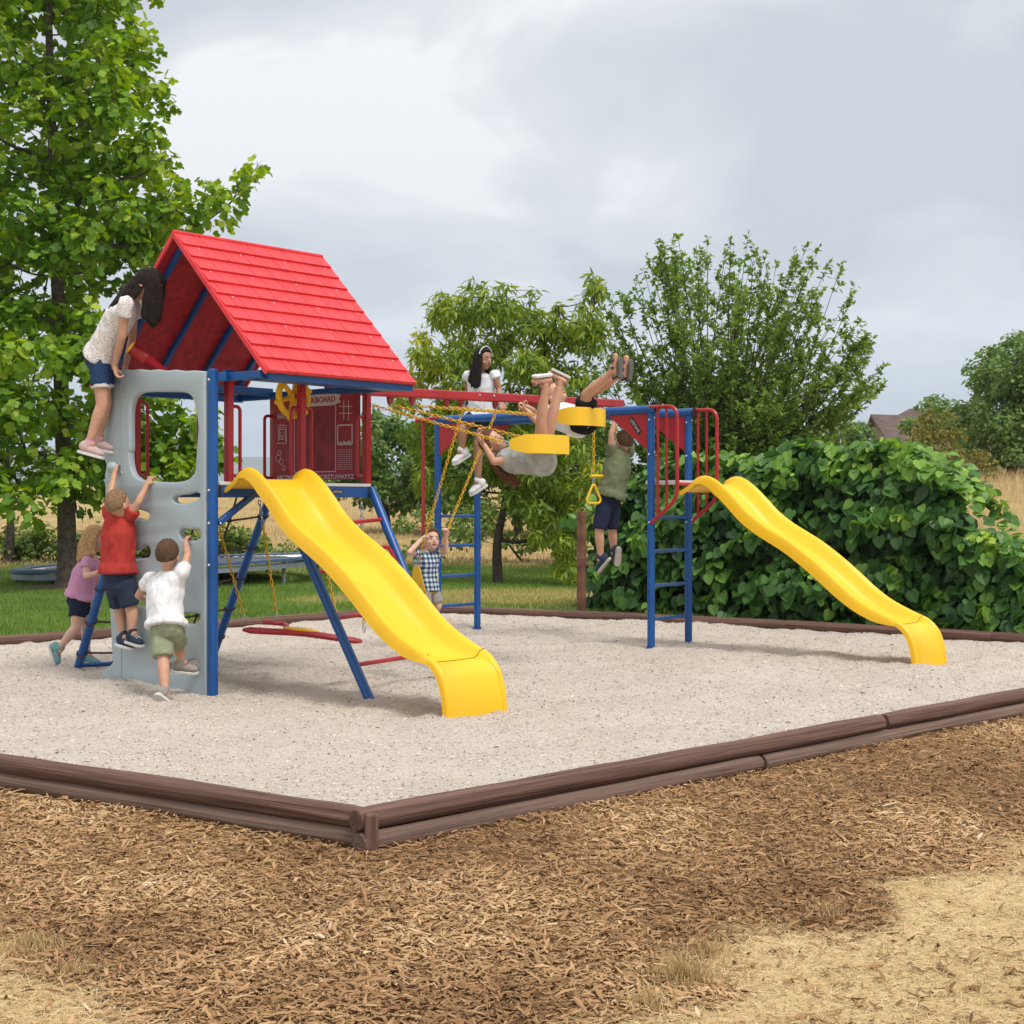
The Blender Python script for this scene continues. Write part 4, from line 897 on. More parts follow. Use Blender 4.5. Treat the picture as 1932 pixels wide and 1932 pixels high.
# 4 blonde girl behind the net leg
def j2(x, y, Y): return J(*Z2(x, y), Y)
def hair4(g, hd, fd, up, lt, k):
    locks(g, [hd+up*.07*k+fd*.02*k-lt*.06*k, hd+up*.07*k-fd*.05*k-lt*.03*k, hd+up*.02*k-fd*.09*k], [j2(440, 800, 12.72), j2(380, 815, 12.74), j2(325, 845, 12.8)], 40, .017*k, 8, .010, V((-.015, -.01, 0)))
    locks(g, [hd+up*.06*k-fd*.03*k+lt*.06*k, hd-fd*.09*k+up*.02*k], [j2(430, 790, 12.95), j2(345, 840, 12.9)], 22, .017*k, 9, .010)
_, q4 = person('blonde girl in pink T-shirt and navy shorts beside the net frame', 1.03, 1.06,
 dict(head=j2(452, 685, 12.85), face=V((.97, .2, -.1)), top=V((.1, 0, 1)), neck=j2(425, 790, 12.86), sl=j2(432, 838, 12.97), sr=j2(398, 842, 12.75), el=j2(470, 985, 13.0), er=j2(385, 948, 12.70), wl=j2(470, 1105, 12.95), wr=j2(445, 930, 12.67),
      pl=j2(345, 1110, 12.94), pr=j2(332, 1110, 12.79), kl=j2(385, 1295, 12.92), kr=j2(318, 1305, 12.77), al=j2(394, 1495, 12.9), ar=j2(200, 1452, 12.78), tl=V((.98, -.1, -.16)), tr=V((.32, 0, -.95))),
 'skin_fair', ('t_shirt', 'c_pink'), ('shorts', 'c_navy'), ('sneaker', 'c_teal', 'c_coral', 'c_coral'), ('long', 'hair_blonde', .012, hair4), sleeve=.45, legf=.62, topw=1.15, short_w=1.25, hem=.04, flare=1.0, curls=(.4, .5), palms=dict(nr=V((.3, -.2, -1)), nl=V((1, 0, 0))))
# 5 toddler on the far swing
def o5(x, y, o): return O(*Z5(x, y), o)
p5l, p5r = o5(250, 1940, -1.08), o5(152, 1945, -1.08)
person('little boy in checked shirt smiling on the lowest swing behind the front slide', .95, 1.02,
 dict(head=o5(240, 1600, -1.04), face=V((.42, -.86, .20)), top=V((.02, .1, 1)), neck=o5(222, 1690, -1.08), sl=o5(285, 1700, -1.06), sr=o5(140, 1705, -1.08), el=o5(350, 1690, -.95), er=o5(75, 1695, -.95), wl=o5(355, 1575, -.92), wr=o5(165, 1600, -.96),
      pl=p5l, pr=p5r, kl=p5l+ov*.07-zv*.20, kr=p5r+ov*.07-zv*.20, al=p5l-ov*.09-zv*.39, ar=p5r-ov*.09-zv*.39, tl=ov+zv*.1, tr=ov+zv*.1),
 'skin_fair', ('shirt', 'c_plaid'), ('shorts', 'c_greyshoe'), ('shoe', 'c_navyshoe', None), ('short', 'hair_brown', .012), sleeve=.5, legf=.85, topw=1.14, curls=(1.1, 1.1), faceon=True, smile=True, palms=dict(nl=-uv+ov*.3, nr=uv+ov*.3, dl=zv-uv*.1, dr=zv*.6+uv*.8))
# 6 girl on the monkey bars
def j5(x, y, Y): return J(*Z5(x, y), Y)
def hair6(g, hd, fd, up, lt, k):
    locks(g, [hd+up*.07*k-lt*.055*k+fd*.03*k, hd+up*.04*k-lt*.078*k, hd-lt*.07*k-fd*.03*k], [j5(600, 440, 16.02), j5(565, 460, 16.05), j5(520, 410, 16.12)], 40, .018*k, 13, .013)
    locks(g, [hd-fd*.09*k+up*.03*k, hd+lt*.06*k-fd*.05*k, hd+lt*.076*k+fd*.0*k], [j5(600, 440, 16.3), j5(650, 420, 16.25), j5(680, 370, 16.12)], 34, .018*k, 14, .013)
_, q6 = person('girl with long black hair and headband sitting on top of the monkey bars', 1.2, 1.15,
 dict(head=j5(632, 235, 16.15), face=V((.72, -.68, -.10)), top=V((.08, .02, 1)), neck=j5(618, 330, 16.18), sl=j5(718, 360, 16.12), sr=j5(520, 365, 16.26), el=j5(752, 465, 16.12), er=j5(515, 470, 16.36), wl=j5(762, 565, 16.02), wr=j5(540, 580, 16.3),
      pl=j5(665, 655, 16.22), pr=j5(572, 660, 16.28), kl=j5(592, 890, 16.1), kr=j5(482, 760, 15.98), al=j5(596, 1160, 16.15), ar=j5(470, 930, 16.02), tl=V((-.78, -.32, -.5)), tr=V((-.8, -.3, -.5))),
 'skin_brown', ('blouse', 'c_white'), ('shorts', 'c_black'), ('shoe', 'c_whiteshoe', 'c_lace'), ('long', 'hair_black', .013, hair6), sleeve=.18, legf=.52, topw=1.12, flare=1.15, hem=-.05, short_w=1.2, curls=(.6, .6), faceon=True, palms=dict(nl=V((0, 0, -1)), dl=V((.3, -.8, -.5)), nr=V((0, 0, -1)), dr=V((-.2, -.8, -.4))))
th6 = _; hb = MB(); hb.tube([q6['hd']+q6['up']*(.010+.108*math.sin(a))*1.15+q6['lt']*.086*1.15*math.cos(a)+q6['fd']*.028*1.15 for a in [math.pi*(.08+.84*i/14) for i in range(15)]], .0055, 8); hb.build('headband', 'c_white', th6)
# 7 girl lying on the near swing
def hair7(g, hd, fd, up, lt, k):
    locks(g, [hd+up*.08*k, hd+up*.05*k-fd*.06*k, hd-fd*.09*k], [j5(700, 1050, 12.45), j5(830, 1190, 12.4), j5(950, 1190, 12.4)], 46, .011*k, 23, .022)
    locks(g, [hd+up*.09*k-lt*.03*k, hd+up*.03*k-lt*.07*k-fd*.03*k], [j5(640, 930, 12.3), j5(780, 1120, 12.3)], 26, .012*k, 24, .014)
th7, q7 = person('girl in grey-green romper leaning far back on a yellow swing with legs up', 1.07, 1.08,
 dict(head=j5(700, 862, 12.40), face=V((.62, -.62, .48)), top=V((-.75, -.12, .62)), neck=j5(760, 945, 12.42), sl=j5(790, 960, 12.53), sr=j5(800, 1000, 12.28), el=j5(700, 960, 12.75), er=j5(715, 1012, 12.17), wl=j5(640, 835, 12.62), wr=j5(640, 885, 12.2),
      pl=j5(1075, 985, 12.22), pr=j5(1065, 1000, 12.06), kl=j5(1145, 700, 12.13), kr=j5(1070, 705, 11.97), al=j5(1215, 422, 12.12), ar=j5(1106, 430, 11.90), tl=V((-.86, .1, .42)), tr=V((-.94, -.3, -.12))),
 'skin_tan', ('romper_top', 'c_greydress'), ('romper_shorts', 'c_greydress'), ('sandal', 'c_blush'), ('long', 'hair_auburn', .011, hair7), sleeve=.35, legf=.46, topw=1.2, short_w=1.65, hem=-.1, shirt_wr=.009, curls=(1.1, 1.1), barefoot=True, faceon=True, palms=dict(dr=V((-.6, 0, .7)), nr=V((.6, .2, .5)), dl=V((-.6, 0, .6)), nl=V((.6, -.2, .5))))
belt_swing('yellow belt swing holding the girl with her legs up', HS[0], HS[1], j5(845, 877, 11.87)+uv*.31-ov*.02, uv*.31, .225, ov*1.0+zv*.0)
# 8 boy on the second swing
th8, q8 = person('boy in white shirt and black shorts swinging high behind the other swing', 1.1, 1.08,
 dict(head=j5(1160, 500, 12.88), face=V((.55, -.55, .62)), top=V((-.55, -.1, .83)), neck=j5(1160, 590, 12.88), sl=j5(1170, 630, 13.0), sr=j5(1150, 655, 12.76), el=j5(1070, 690, 13.1), er=j5(1035, 705, 12.68), wl=j5(1000, 615, 13.06), wr=j5(965, 628, 12.7),
      pl=j5(1395, 700, 12.68), pr=j5(1385, 720, 12.5), kl=j5(1440, 500, 12.58), kr=j5(1412, 505, 12.38), al=j5(1680, 345, 12.4), ar=j5(1605, 335, 12.22), tl=V((.06, -.1, 1)), tr=V((.0, -.1, 1))),
 'skin_tan', ('t_shirt', 'c_white'), ('shorts', 'c_black'), ('sandal', 'c_sandal'), ('short', 'hair_brown', .012), sleeve=.45, legf=.82, topw=1.2, hem=.10, short_w=1.3, curls=(1.1, 1.1), barefoot=True, faceon=True, sole='sole_grey', palms=dict(dr=V((-.8, 0, .4)), nr=V((.2, 0, .8)), dl=V((-.8, 0, .4)), nl=V((.2, 0, .8))))
belt_swing('yellow belt swing holding the boy in black shorts', HS[2], HS[3], j5(1185, 668, 12.32)+uv*.28-ov*.02, uv*.28, .20, ov+zv*.0)
belt_swing('yellow belt swing holding the little boy in the checked shirt', HS[4], HS[5], (o5(128, 1800, -1.06)+o5(262, 1770, -1.06))/2, (o5(262, 1770, -1.06)-o5(128, 1800, -1.06))/2, .27, -zv)
# 9 boy in green hanging
person('boy in olive T-shirt hanging by his hands from the monkey bars', 1.12, 1.08,
 dict(head=j5(1695, 862, 15.5), face=V((-.55, .8, .10)), top=V((0, -.1, 1)), neck=j5(1680, 945, 15.48), sl=j5(1600, 945, 15.42), sr=j5(1735, 940, 15.58), el=j5(1600, 800, 15.42), er=j5(1738, 805, 15.62), wl=j5(1628, 690, 15.46), wr=j5(1712, 690, 15.6),
      pl=j5(1540, 1300, 15.38), pr=j5(1625, 1300, 15.5), kl=j5(1508, 1545, 15.34), kr=j5(1608, 1540, 15.5), al=j5(1520, 1735, 15.36), ar=j5(1618, 1680, 15.54), tl=V((-.55, .35, -.72)), tr=V((-.05, .4, -.92))),
 'skin_tan', ('t_shirt', 'c_olive'), ('shorts', 'c_navy'), ('shoe', 'c_navyshoe', None), ('short', 'hair_brown', .009), sleeve=.4, legf=.9, topw=1.2, short_w=1.22, hem=.03, curls=(1.1, 1.1), sole='sole_tan', palms=dict(nl=V((-.3, .9, 0)), nr=V((-.3, .9, 0))))
# trapeze bar with rings
t1, t2 = hang_s(1120), hang_s(1163)
zt = 1.66; a_, b_ = T(t1, BO, zt), T(t2, BO, zt)
tz = thing('trapeze_bar', 'yellow trapeze bar with two triangular rings hanging by the boy in olive', 'trapeze', (a_+b_)/2)
MB().tube([a_-uv*.05, b_+uv*.05], .0165, 10).build('bar', 'yellow2', tz)
for p_, s_i in ((a_, t1), (b_, t2)):
    ch = MB(); chain(ch, p_+zv*.05, T(s_i, BO, beam_z(s_i)-.17)); ch.build('chain', 'chain', tz, smooth=60)
    for h_p in (p_-zv*.04, T(s_i, BO, beam_z(s_i)-.15)): hk_ = MB(); hook(hk_, h_p, zv); hk_.build('hook', 'steel', tz)
    tri = [p_-zv*.075, p_-zv*.24+ov*.09, p_-zv*.24-ov*.09]; q_ = [p_-zv*.09+ov*.012, p_-zv*.24+ov*.105, p_-zv*.275+ov*.08, p_-zv*.275-ov*.08, p_-zv*.24-ov*.105, p_-zv*.09-ov*.012]
    q_ = [p_+Vector((0, 0, (v_-p_).z))+(uv*.75+ov*.3)*((v_-p_).dot(ov)) for v_ in q_]
    MB().tube(round_path(q_+[q_[0]], .03), .0125, 8).build('ring', 'yellow2', tz)
# glider under the deck
ga, gb = J(458, 1186, 11.35), J(684, 1208, 11.45); gd = (gb-ga).normalized(); gc = (ga+gb)/2
gl = thing('glider_swing', 'red glider swing with a yellow center hanging under the deck', 'swing', gc)
gx_ = gd.cross(zv).normalized(); gu = gx_.cross(gd)
g = MB(); n = 16; rings = []
for i in range(n+1):
    f = i/n; c_ = ga+gd*(f*(gb-ga).length)+gu*(.008*math.cos(math.pi*2*(f-.5))); w_ = .036+.022*math.sin(math.pi*f)*0+.016*(abs(f-.5)*2)**2; e_ = .45 if i in (0, n) else 1
    rings.append(ringv(c_, gx_, gu, w_*e_, .025*e_, 12))
g.loft(rings); g.build('beam', MT['glider'] if 'glider' in MT else 'c_red', gl)
MT['glider'] = mat('faded_red_plastic', (.42, .03, .04), .5, .1, 6)
bpy.data.objects[gl.children[0].name].data.materials[0] = MT['glider']
for (x0, y0, Y0) in ((540, 1178, 11.9),):
    e = J(x0, y0, Y0); mid = gc+gd*(-.12 if x0 < 600 else .25); f = MB(); f.tube(curve_pts([mid, mid.lerp(e, .5)+zv*.012, e+gd*-.02, e-gd*.18], 5), [.022]*15+[.026], 10, True, 0, False, .8); f.build('side_arm', 'glider', gl)
MB().ell(gc+gu*.03-gx_*.05-gd*.02, .14, .08, .018, gd, gx_, gu).build('center_seat', 'yellow', gl)
for tp_, bt in ((J(398, 940, 11.3), J(463, 1172, 11.4)), (J(489, 944, 11.72), J(523, 1168, 11.85)), (J(682, 947, 12.12), J(687, 1192, 12.12)), (T(1.46, -.6, 1.43), J(640, 1188, 12.3))):
    d = (tp_-bt).normalized(); ch = MB(); chain(ch, bt+d*.06, bt.lerp(tp_, .80)); ch.build('chain', 'chain', gl, smooth=60)
    ch = MB(); chain(ch, bt.lerp(tp_, .80), tp_); ch.build('steel_chain', 'steel', gl, smooth=60); ch = MB(); hook(ch, bt+d*.03, d); ch.build('hook', 'steel', gl, smooth=60)
# ---------------------------------------------------------------- vegetation
def leaf_material(name, stops, transl=.35, rough=.5):
    m = bpy.data.materials.new(name); m.use_nodes = True; t = m.node_tree; b = t.nodes['Principled BSDF']; out = t.nodes['Material Output']
    a = N(t, 'ShaderNodeAttribute', attribute_name='tint'); r = ramp(t, stops); t.links.new(a.outputs['Fac'], r.inputs[0]); t.links.new(r.outputs[0], b.inputs['Base Color'])
    b.inputs['Roughness'].default_value = rough; b.inputs['Specular IOR Level'].default_value = .35
    tr = N(t, 'ShaderNodeBsdfTranslucent'); hs = N(t, 'ShaderNodeHueSaturation'); hs.inputs['Hue'].default_value = .485; hs.inputs['Saturation'].default_value = 1.1; hs.inputs['Value'].default_value = 1.25
    t.links.new(r.outputs[0], hs.inputs['Color']); t.links.new(hs.outputs[0], tr.inputs[0])
    mx = N(t, 'ShaderNodeMixShader'); mx.inputs[0].default_value = transl; t.links.new(b.outputs[0], mx.inputs[1]); t.links.new(tr.outputs[0], mx.inputs[2]); t.links.new(mx.outputs[0], out.inputs[0])
    return m
def half_leaf(half, fold=.18, droop=.25):
    """outline of the right half -> two ngons folded along the midrib"""
    n = len(half); v = []
    for sgn in (1, -1):
        for x, y in half: v.append((sgn*x, y, abs(x)*fold-droop*y*y))
    f = [tuple(range(n)), tuple(range(2*n-1, n-1, -1))]
    return np.array(v), f
TULIP = half_leaf([(0, 0), (.26, .03), (.50, .26), (.33, .42), (.46, .74), (.18, .92), (0, .80)], .16, .2)
PLUM = half_leaf([(0, 0), (.22, .25), (.25, .52), (.14, .82), (0, 1.02)], .3, .15)
HEART = half_leaf([(0, .10), (.17, -.03), (.42, .12), (.48, .42), (.30, .78), (0, 1.02)], .14, .22)
BROAD = half_leaf([(0, 0), (.3, .2), (.34, .55), (.16, .88), (0, 1)], .2, .2)
def lance():
    ys = [0, .3, .62, 1]; ws = [.01, .115, .10, 0.0]; v = []; 
    for y, w in zip(ys, ws): v += [(-w, y*.93, w*.5-.32*y*y), (0, y*.93, -.32*y*y), (w, y*.93, w*.5-.32*y*y)]
    f = []
    for i in range(3): f += [(i*3, i*3+1, i*3+4, i*3+3), (i*3+1, i*3+2, i*3+5, i*3+4)]
    return np.array(v), f
LANCE = lance()
def nrm(a): return a/np.maximum(np.linalg.norm(a, axis=-1, keepdims=True), 1e-9)
def leaves_mesh(name, tmpl, pos, normal, tip, size, tint):
    tv, tf = tmpl; n = len(pos); k = len(tv)
    z = nrm(normal); y = nrm(tip-z*np.sum(tip*z, -1, keepdims=True)); x = np.cross(y, z)
    v = (pos[:, None]+size[:, None, None]*(tv[None, :, 0:1]*x[:, None]+tv[None, :, 1:2]*y[:, None]+tv[None, :, 2:3]*z[:, None])).reshape(-1, 3)
    me = bpy.data.meshes.new(name); me.vertices.add(n*k); me.vertices.foreach_set('co', v.astype(np.float32).ravel())
    lens = np.array([len(f) for f in tf]); flat = np.concatenate([np.array(f) for f in tf])
    loops = (flat[None, :]+(np.arange(n)*k)[:, None]).ravel(); tot = np.tile(lens, n); st = np.concatenate([[0], np.cumsum(tot)[:-1]])
    me.loops.add(len(loops)); me.loops.foreach_set('vertex_index', loops.astype(np.int32)); me.polygons.add(len(tot)); me.polygons.foreach_set('loop_start', st.astype(np.int32)); me.update(calc_edges=True)
    set_attr(me, 'tint', np.repeat(np.clip(tint, 0, 1), k)); me.shade_smooth()
    return me
BARK = mat('bark', (.10, .075, .058), .9, .4, 14, bump=1, bscale=30); BARK2 = mat('dark_bark', (.055, .04, .032), .9, .4, 14, bump=1, bscale=30)
MT['bark'] = BARK; MT['bark2'] = BARK2
LM = dict(
 tulip=leaf_material('tulip_leaf', [(0, (.065, .14, .016)), (.35, (.14, .275, .026)), (.62, (.28, .44, .04)), (1, (.54, .62, .09))], .42),
 peach=leaf_material('peach_leaf', [(0, (.08, .15, .022)), (.5, (.20, .31, .036)), (.8, (.38, .45, .05)), (1, (.62, .57, .06))], .42),
 plum=leaf_material('plum_leaf', [(0, (.085, .16, .035)), (.6, (.20, .33, .06)), (1, (.36, .46, .10))], .42),
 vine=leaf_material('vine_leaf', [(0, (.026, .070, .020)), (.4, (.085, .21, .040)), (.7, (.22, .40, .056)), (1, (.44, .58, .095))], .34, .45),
 bush=leaf_material('shrub_leaf', [(0, (.075, .14, .03)), (.6, (.19, .28, .055)), (1, (.42, .42, .10))]),
 far=leaf_material('far_tree_leaf', [(0, (.07, .14, .04)), (.6, (.17, .28, .07)), (1, (.30, .40, .10))]),
 rust=leaf_material('rusty_leaf', [(0, (.09, .12, .02)), (.5, (.22, .22, .045)), (1, (.36, .27, .07))]))
def clump_leaves(clumps, per, rad_shape=.6, up=.8, outw=.6, jit=.6, size=(.13, .17), droop=.4, center=None):
    """clumps: list of (Vector center, radius, tintbias)"""
    pos, nor, tip, siz, tin = [], [], [], [], []
    for c, r, tb in clumps:
        n = int(per*(r**2)) if per > 0 else -per
        d = nrm(rng.normal(size=(n, 3))); rr = r*rng.uniform(.25, 1, (n, 1))**rad_shape; off = d*rr*np.array([1, 1, .8]); p = np.array(c)+off
        nn = rng.normal(size=(n, 3))*jit+np.array([0, 0, up])+d*outw
        tt = d*.8+rng.normal(size=(n, 3))*.5+np.array([0, 0, -droop])
        pos.append(p); nor.append(nn); tip.append(tt); siz.append(rng.uniform(*size, n)*np.where(rng.random(n) < .2, .7, 1))
        tin.append(np.clip(.42+tb+rng.normal(0, .16, n)+.25*(rng.random(n) < .08), 0, 1))
    return [np.concatenate(q) for q in (pos, nor, tip, siz, tin)]
def tree(name, label, cat, trunk, trunk_r, clumps, tmpl, lm, per, branch=True, bark='bark', group=None, crownname='crown', br=.03, droopy=False, **kw):
    P_ = [Vector(p) for p in trunk]; th_ = thing(name, label, cat, P_[0], group)
    cp = curve_pts(P_, 6) if len(P_) > 2 else P_; n = len(cp)
    mb = MB(); rs = [trunk_r*(1-.82*i/(n-1)) for i in range(n)]
    if trunk_r > .05: rs[0] *= 1.35
    mb.tube(cp, rs, 14)
    if branch:                                            # every clump hangs on the nearest wood already grown
        bm_ = mb; rd_ = random.Random(len(clumps)*7+int(trunk_r*1000)); nodes = [(cp[i], -1) for i in range(n)]; par = {}; ax_ = np.array([tuple(q) for q in cp])
        order = sorted(range(len(clumps)), key=lambda i: min((cp[q]-Vector(clumps[i][0])).length+max(0, cp[q].z-Vector(clumps[i][0]).z) for q in range(n)))
        NP = [np.array(tuple(q[0])) for q in nodes]
        for i in order:
            c = Vector(clumps[i][0]); A_n = np.array(NP); d_ = c-Vector((0, 0, 0)); dv = A_n-np.array(tuple(c)); dist = np.linalg.norm(dv, axis=1)+(.15 if droopy else 1.2)*np.maximum(0, dv[:, 2]+.1)
            q = int(np.argmin(dist)); par[len(NP)] = (q, i); NP.append(np.array(tuple(c)))
        cnt = [0]*len(NP)
        for q in sorted(par, reverse=True): cnt[q] += 1; cnt[par[q][0]] += cnt[q]
        for q, (pq, i) in par.items():
            a_ = Vector(NP[pq]); c = Vector(NP[q]); Ld = (c-a_).length; ra = min(trunk_r*.55, br*.30*math.sqrt(cnt[q]+.3)); rb = br*.30*math.sqrt(max(.3, cnt[q]-1))
            m1 = a_.lerp(c, .5)+Vector((rd_.uniform(-.1, .1), rd_.uniform(-.1, .1), rd_.uniform(-.10, .04)))*Ld; Q = curve_pts([a_, m1, c], 3); bm_.tube(Q, [ra+(rb-ra)*k/(len(Q)-1) for k in range(len(Q))], 6)
            for _q in range(3):
                e = c+Vector((rd_.uniform(-1, 1), rd_.uniform(-1, 1), rd_.uniform(-.4, .9)))*clumps[i][1]*.8; bm_.tube([c, c.lerp(e, .5)+Vector((0, 0, .03)), e], [br*.16, br*.11, br*.05], 4)
    mb.build('trunk', bark, th_)
    a = clump_leaves(clumps, per, **kw); me = leaves_mesh(crownname, tmpl, *a); me.materials.append(lm); link(crownname, me, th_)
    return th_
def px_clumps(blobs, Y, dz=.6, n=3, shrink=.6, seed=1):
    """blobs in the plane of a tree at distance Y -> clumps with real depth spread"""
    rd_ = random.Random(seed); out = []
    for bl_ in blobs:
        x, y, r = bl_[:3]; tb = bl_[3] if len(bl_) > 3 else 0; rm = r*Y/F_
        for i in range(n):
            a = rd_.uniform(0, 6.28); q = math.sqrt(rd_.random())*.62
            dy = rd_.uniform(-1, 1)*dz; c = J(x+math.cos(a)*r*q, y+math.sin(a)*r*q, Y)+Vector((0, dy, 0))
            out.append((c, rm*shrink*rd_.uniform(.75, 1.1), tb+rd_.uniform(-.12, .12)))
    return out
# --- big tulip tree on the left
YT = 23.6
prof_y = [-160, 0, 100, 200, 260, 330, 400, 460, 520, 580, 640, 720, 800, 880, 940]; prof_r = [262, 285, 298, 302, 322, 300, 290, 325, 315, 255, 240, 330, 430, 420, 215]
bl = []; rd_ = random.Random(3)
for yy in range(-170, 945, 46):
    rgt = np.interp(yy, prof_y, prof_r); x = -130+rd_.uniform(0, 30)
    while x < rgt-44:
        r = rd_.uniform(36, 56); bl.append((x, yy+rd_.uniform(-18, 18), r, .10 if rd_.random() < .25 else -.03)); x += rd_.uniform(44, 62)
    bl.append((rgt-40, yy+rd_.uniform(-12, 12), rd_.uniform(26, 38), .12))
bl = [b_ for b_ in bl if not any((b_[0]-hx)**2+(b_[1]-hy)**2 < hr**2 for hx, hy, hr in ((25, 160, 34), (8, 610, 40), (55, 660, 22), (185, 395, 22), (150, 560, 20), (225, 560, 30), (30, 370, 22), (248, 510, 38), (235, 620, 20)))]
bl += [(255, 440, 36, .05), (300, 425, 40, .05), (345, 408, 42, .06), (392, 398, 42, .08), (430, 372, 30, .12), (455, 338, 24, .15), (482, 308, 20, .22), (325, 350, 26, .15), (398, 345, 22, .12), (310, 318, 18, .18), (375, 430, 26, .05), (330, 300, 12, .2)]
cl_ = []
for x, y, r, tb in bl:
    rr = random.Random(int(x*7+y*13)); rm = r*YT/F_
    wid = 1.9 if y < 700 else 1.7
    for i in range(2): cl_.append((J(x+rr.uniform(-9, 9), y+rr.uniform(-9, 9), YT)+Vector((0, rr.uniform(-1, 1)*(wid if x < 270 else .5), 0)), rm*rr.uniform(.75, 1.15), tb+rr.uniform(-.1, .1)))
tz_ = gz(J(125, 1110, YT).x, YT)
tp_ = [J(125, 1110, YT)]; tp_[0].z = tz_-.1
tree('tulip_tree', 'tall bright green lobed-leaf tree with grey trunk left of the tower', 'tree', tp_+[J(126, 1000, YT), J(118, 800, YT), J(108, 520, YT), J(100, 300, YT), J(92, 20, YT), J(95, -250, YT)], .165, cl_, TULIP, LM['tulip'], 380, size=(.125, .185), up=.85, outw=.7, jit=.55, br=.022)
mm = MB(); mm.ell(J(112, 1112, YT)+Vector((0, 0, -.06)), .95, .75, .14, n=24, m=8); mm.build('bark_mulch', mat('dark_mulch', (.05, .032, .022), .95, .4, 20, bump=1, bscale=40), kind='structure')['label'] = 'ring of dark mulch at the tree foot'
# --- small tree far left
YS = 30.5; x0 = J(18, 1080, YS); x0.z = gz(x0.x, YS)-.05
tree('small_tree', 'small forked tree with dark leaves at the left edge behind the lawn', 'tree', [x0, J(20, 985, YS), J(16, 900, YS), J(10, 700, YS)], .10, px_clumps([(10, 880, 45), (60, 860, 40), (-30, 850, 50), (20, 780, 55), (60, 720, 50), (-30, 700, 60), (-60, 800, 50), (75, 790, 35), (10, 640, 50)], YS, .8, 3), BROAD, LM['bush'], 600, size=(.09, .13), bark='bark2', br=.03)
# --- peach tree
YP = 25.0; p0 = J(940, 1100, YP); p0.z = gz(p0.x, YP)-.05
pb = [(838, 572, 17, .1), (872, 556, 15, .1), (905, 546, 17, .1), (958, 562, 16, .1), (1008, 572, 15), (1112, 528, 18), (1128, 548, 15), (1052, 580, 14), (795, 640, 16, .35), (850, 610, 48, .05), (890, 585, 44), (935, 590, 44), (985, 605, 44), (1035, 610, 42), (1075, 625, 40), (1112, 560, 26), (1125, 610, 32), (1100, 650, 38), (800, 668, 34, .35), (790, 715, 32, .38), (825, 700, 40, .25), (870, 670, 50), (925, 660, 52), (985, 680, 50, .1), (1045, 690, 48), (1095, 710, 40),
      (860, 745, 46, .12), (920, 745, 50), (985, 760, 52, .05), (1050, 770, 50), (830, 790, 40, .1), (900, 820, 48), (970, 840, 50), (1045, 850, 48, -.05), (1080, 830, 38), (790, 830, 36, .05), (1000, 920, 40, .05), (1050, 930, 42), (1040, 1000, 30, .1), (1062, 1050, 26, .15), (1072, 1100, 20, .2), (1085, 960, 30, .1), (880, 900, 36), (815, 900, 34), (1110, 890, 30, .1), (770, 760, 26, .2), (1030, 960, 36), (1050, 1000, 30, .1), (1078, 1010, 30, .05), (1068, 1075, 28, .1), (1100, 940, 30), (1110, 990, 24, .1), (850, 850, 44), (930, 870, 46), (1010, 880, 44), (955, 930, 30), (1020, 1010, 22, .1)]
pc = px_clumps(pb, YP, .9, 4, .72, 5)
tree('peach_tree', 'peach tree with long drooping leaves behind the swings', 'tree', [p0, J(938, 1030, YP), J(950, 960, YP), J(965, 860, YP), J(960, 700, YP)], .095, pc, LANCE, LM['peach'], 1450, size=(.15, .22), up=.5, outw=.5, jit=.5, droop=.75, bark='bark2', br=.020, droopy=True)
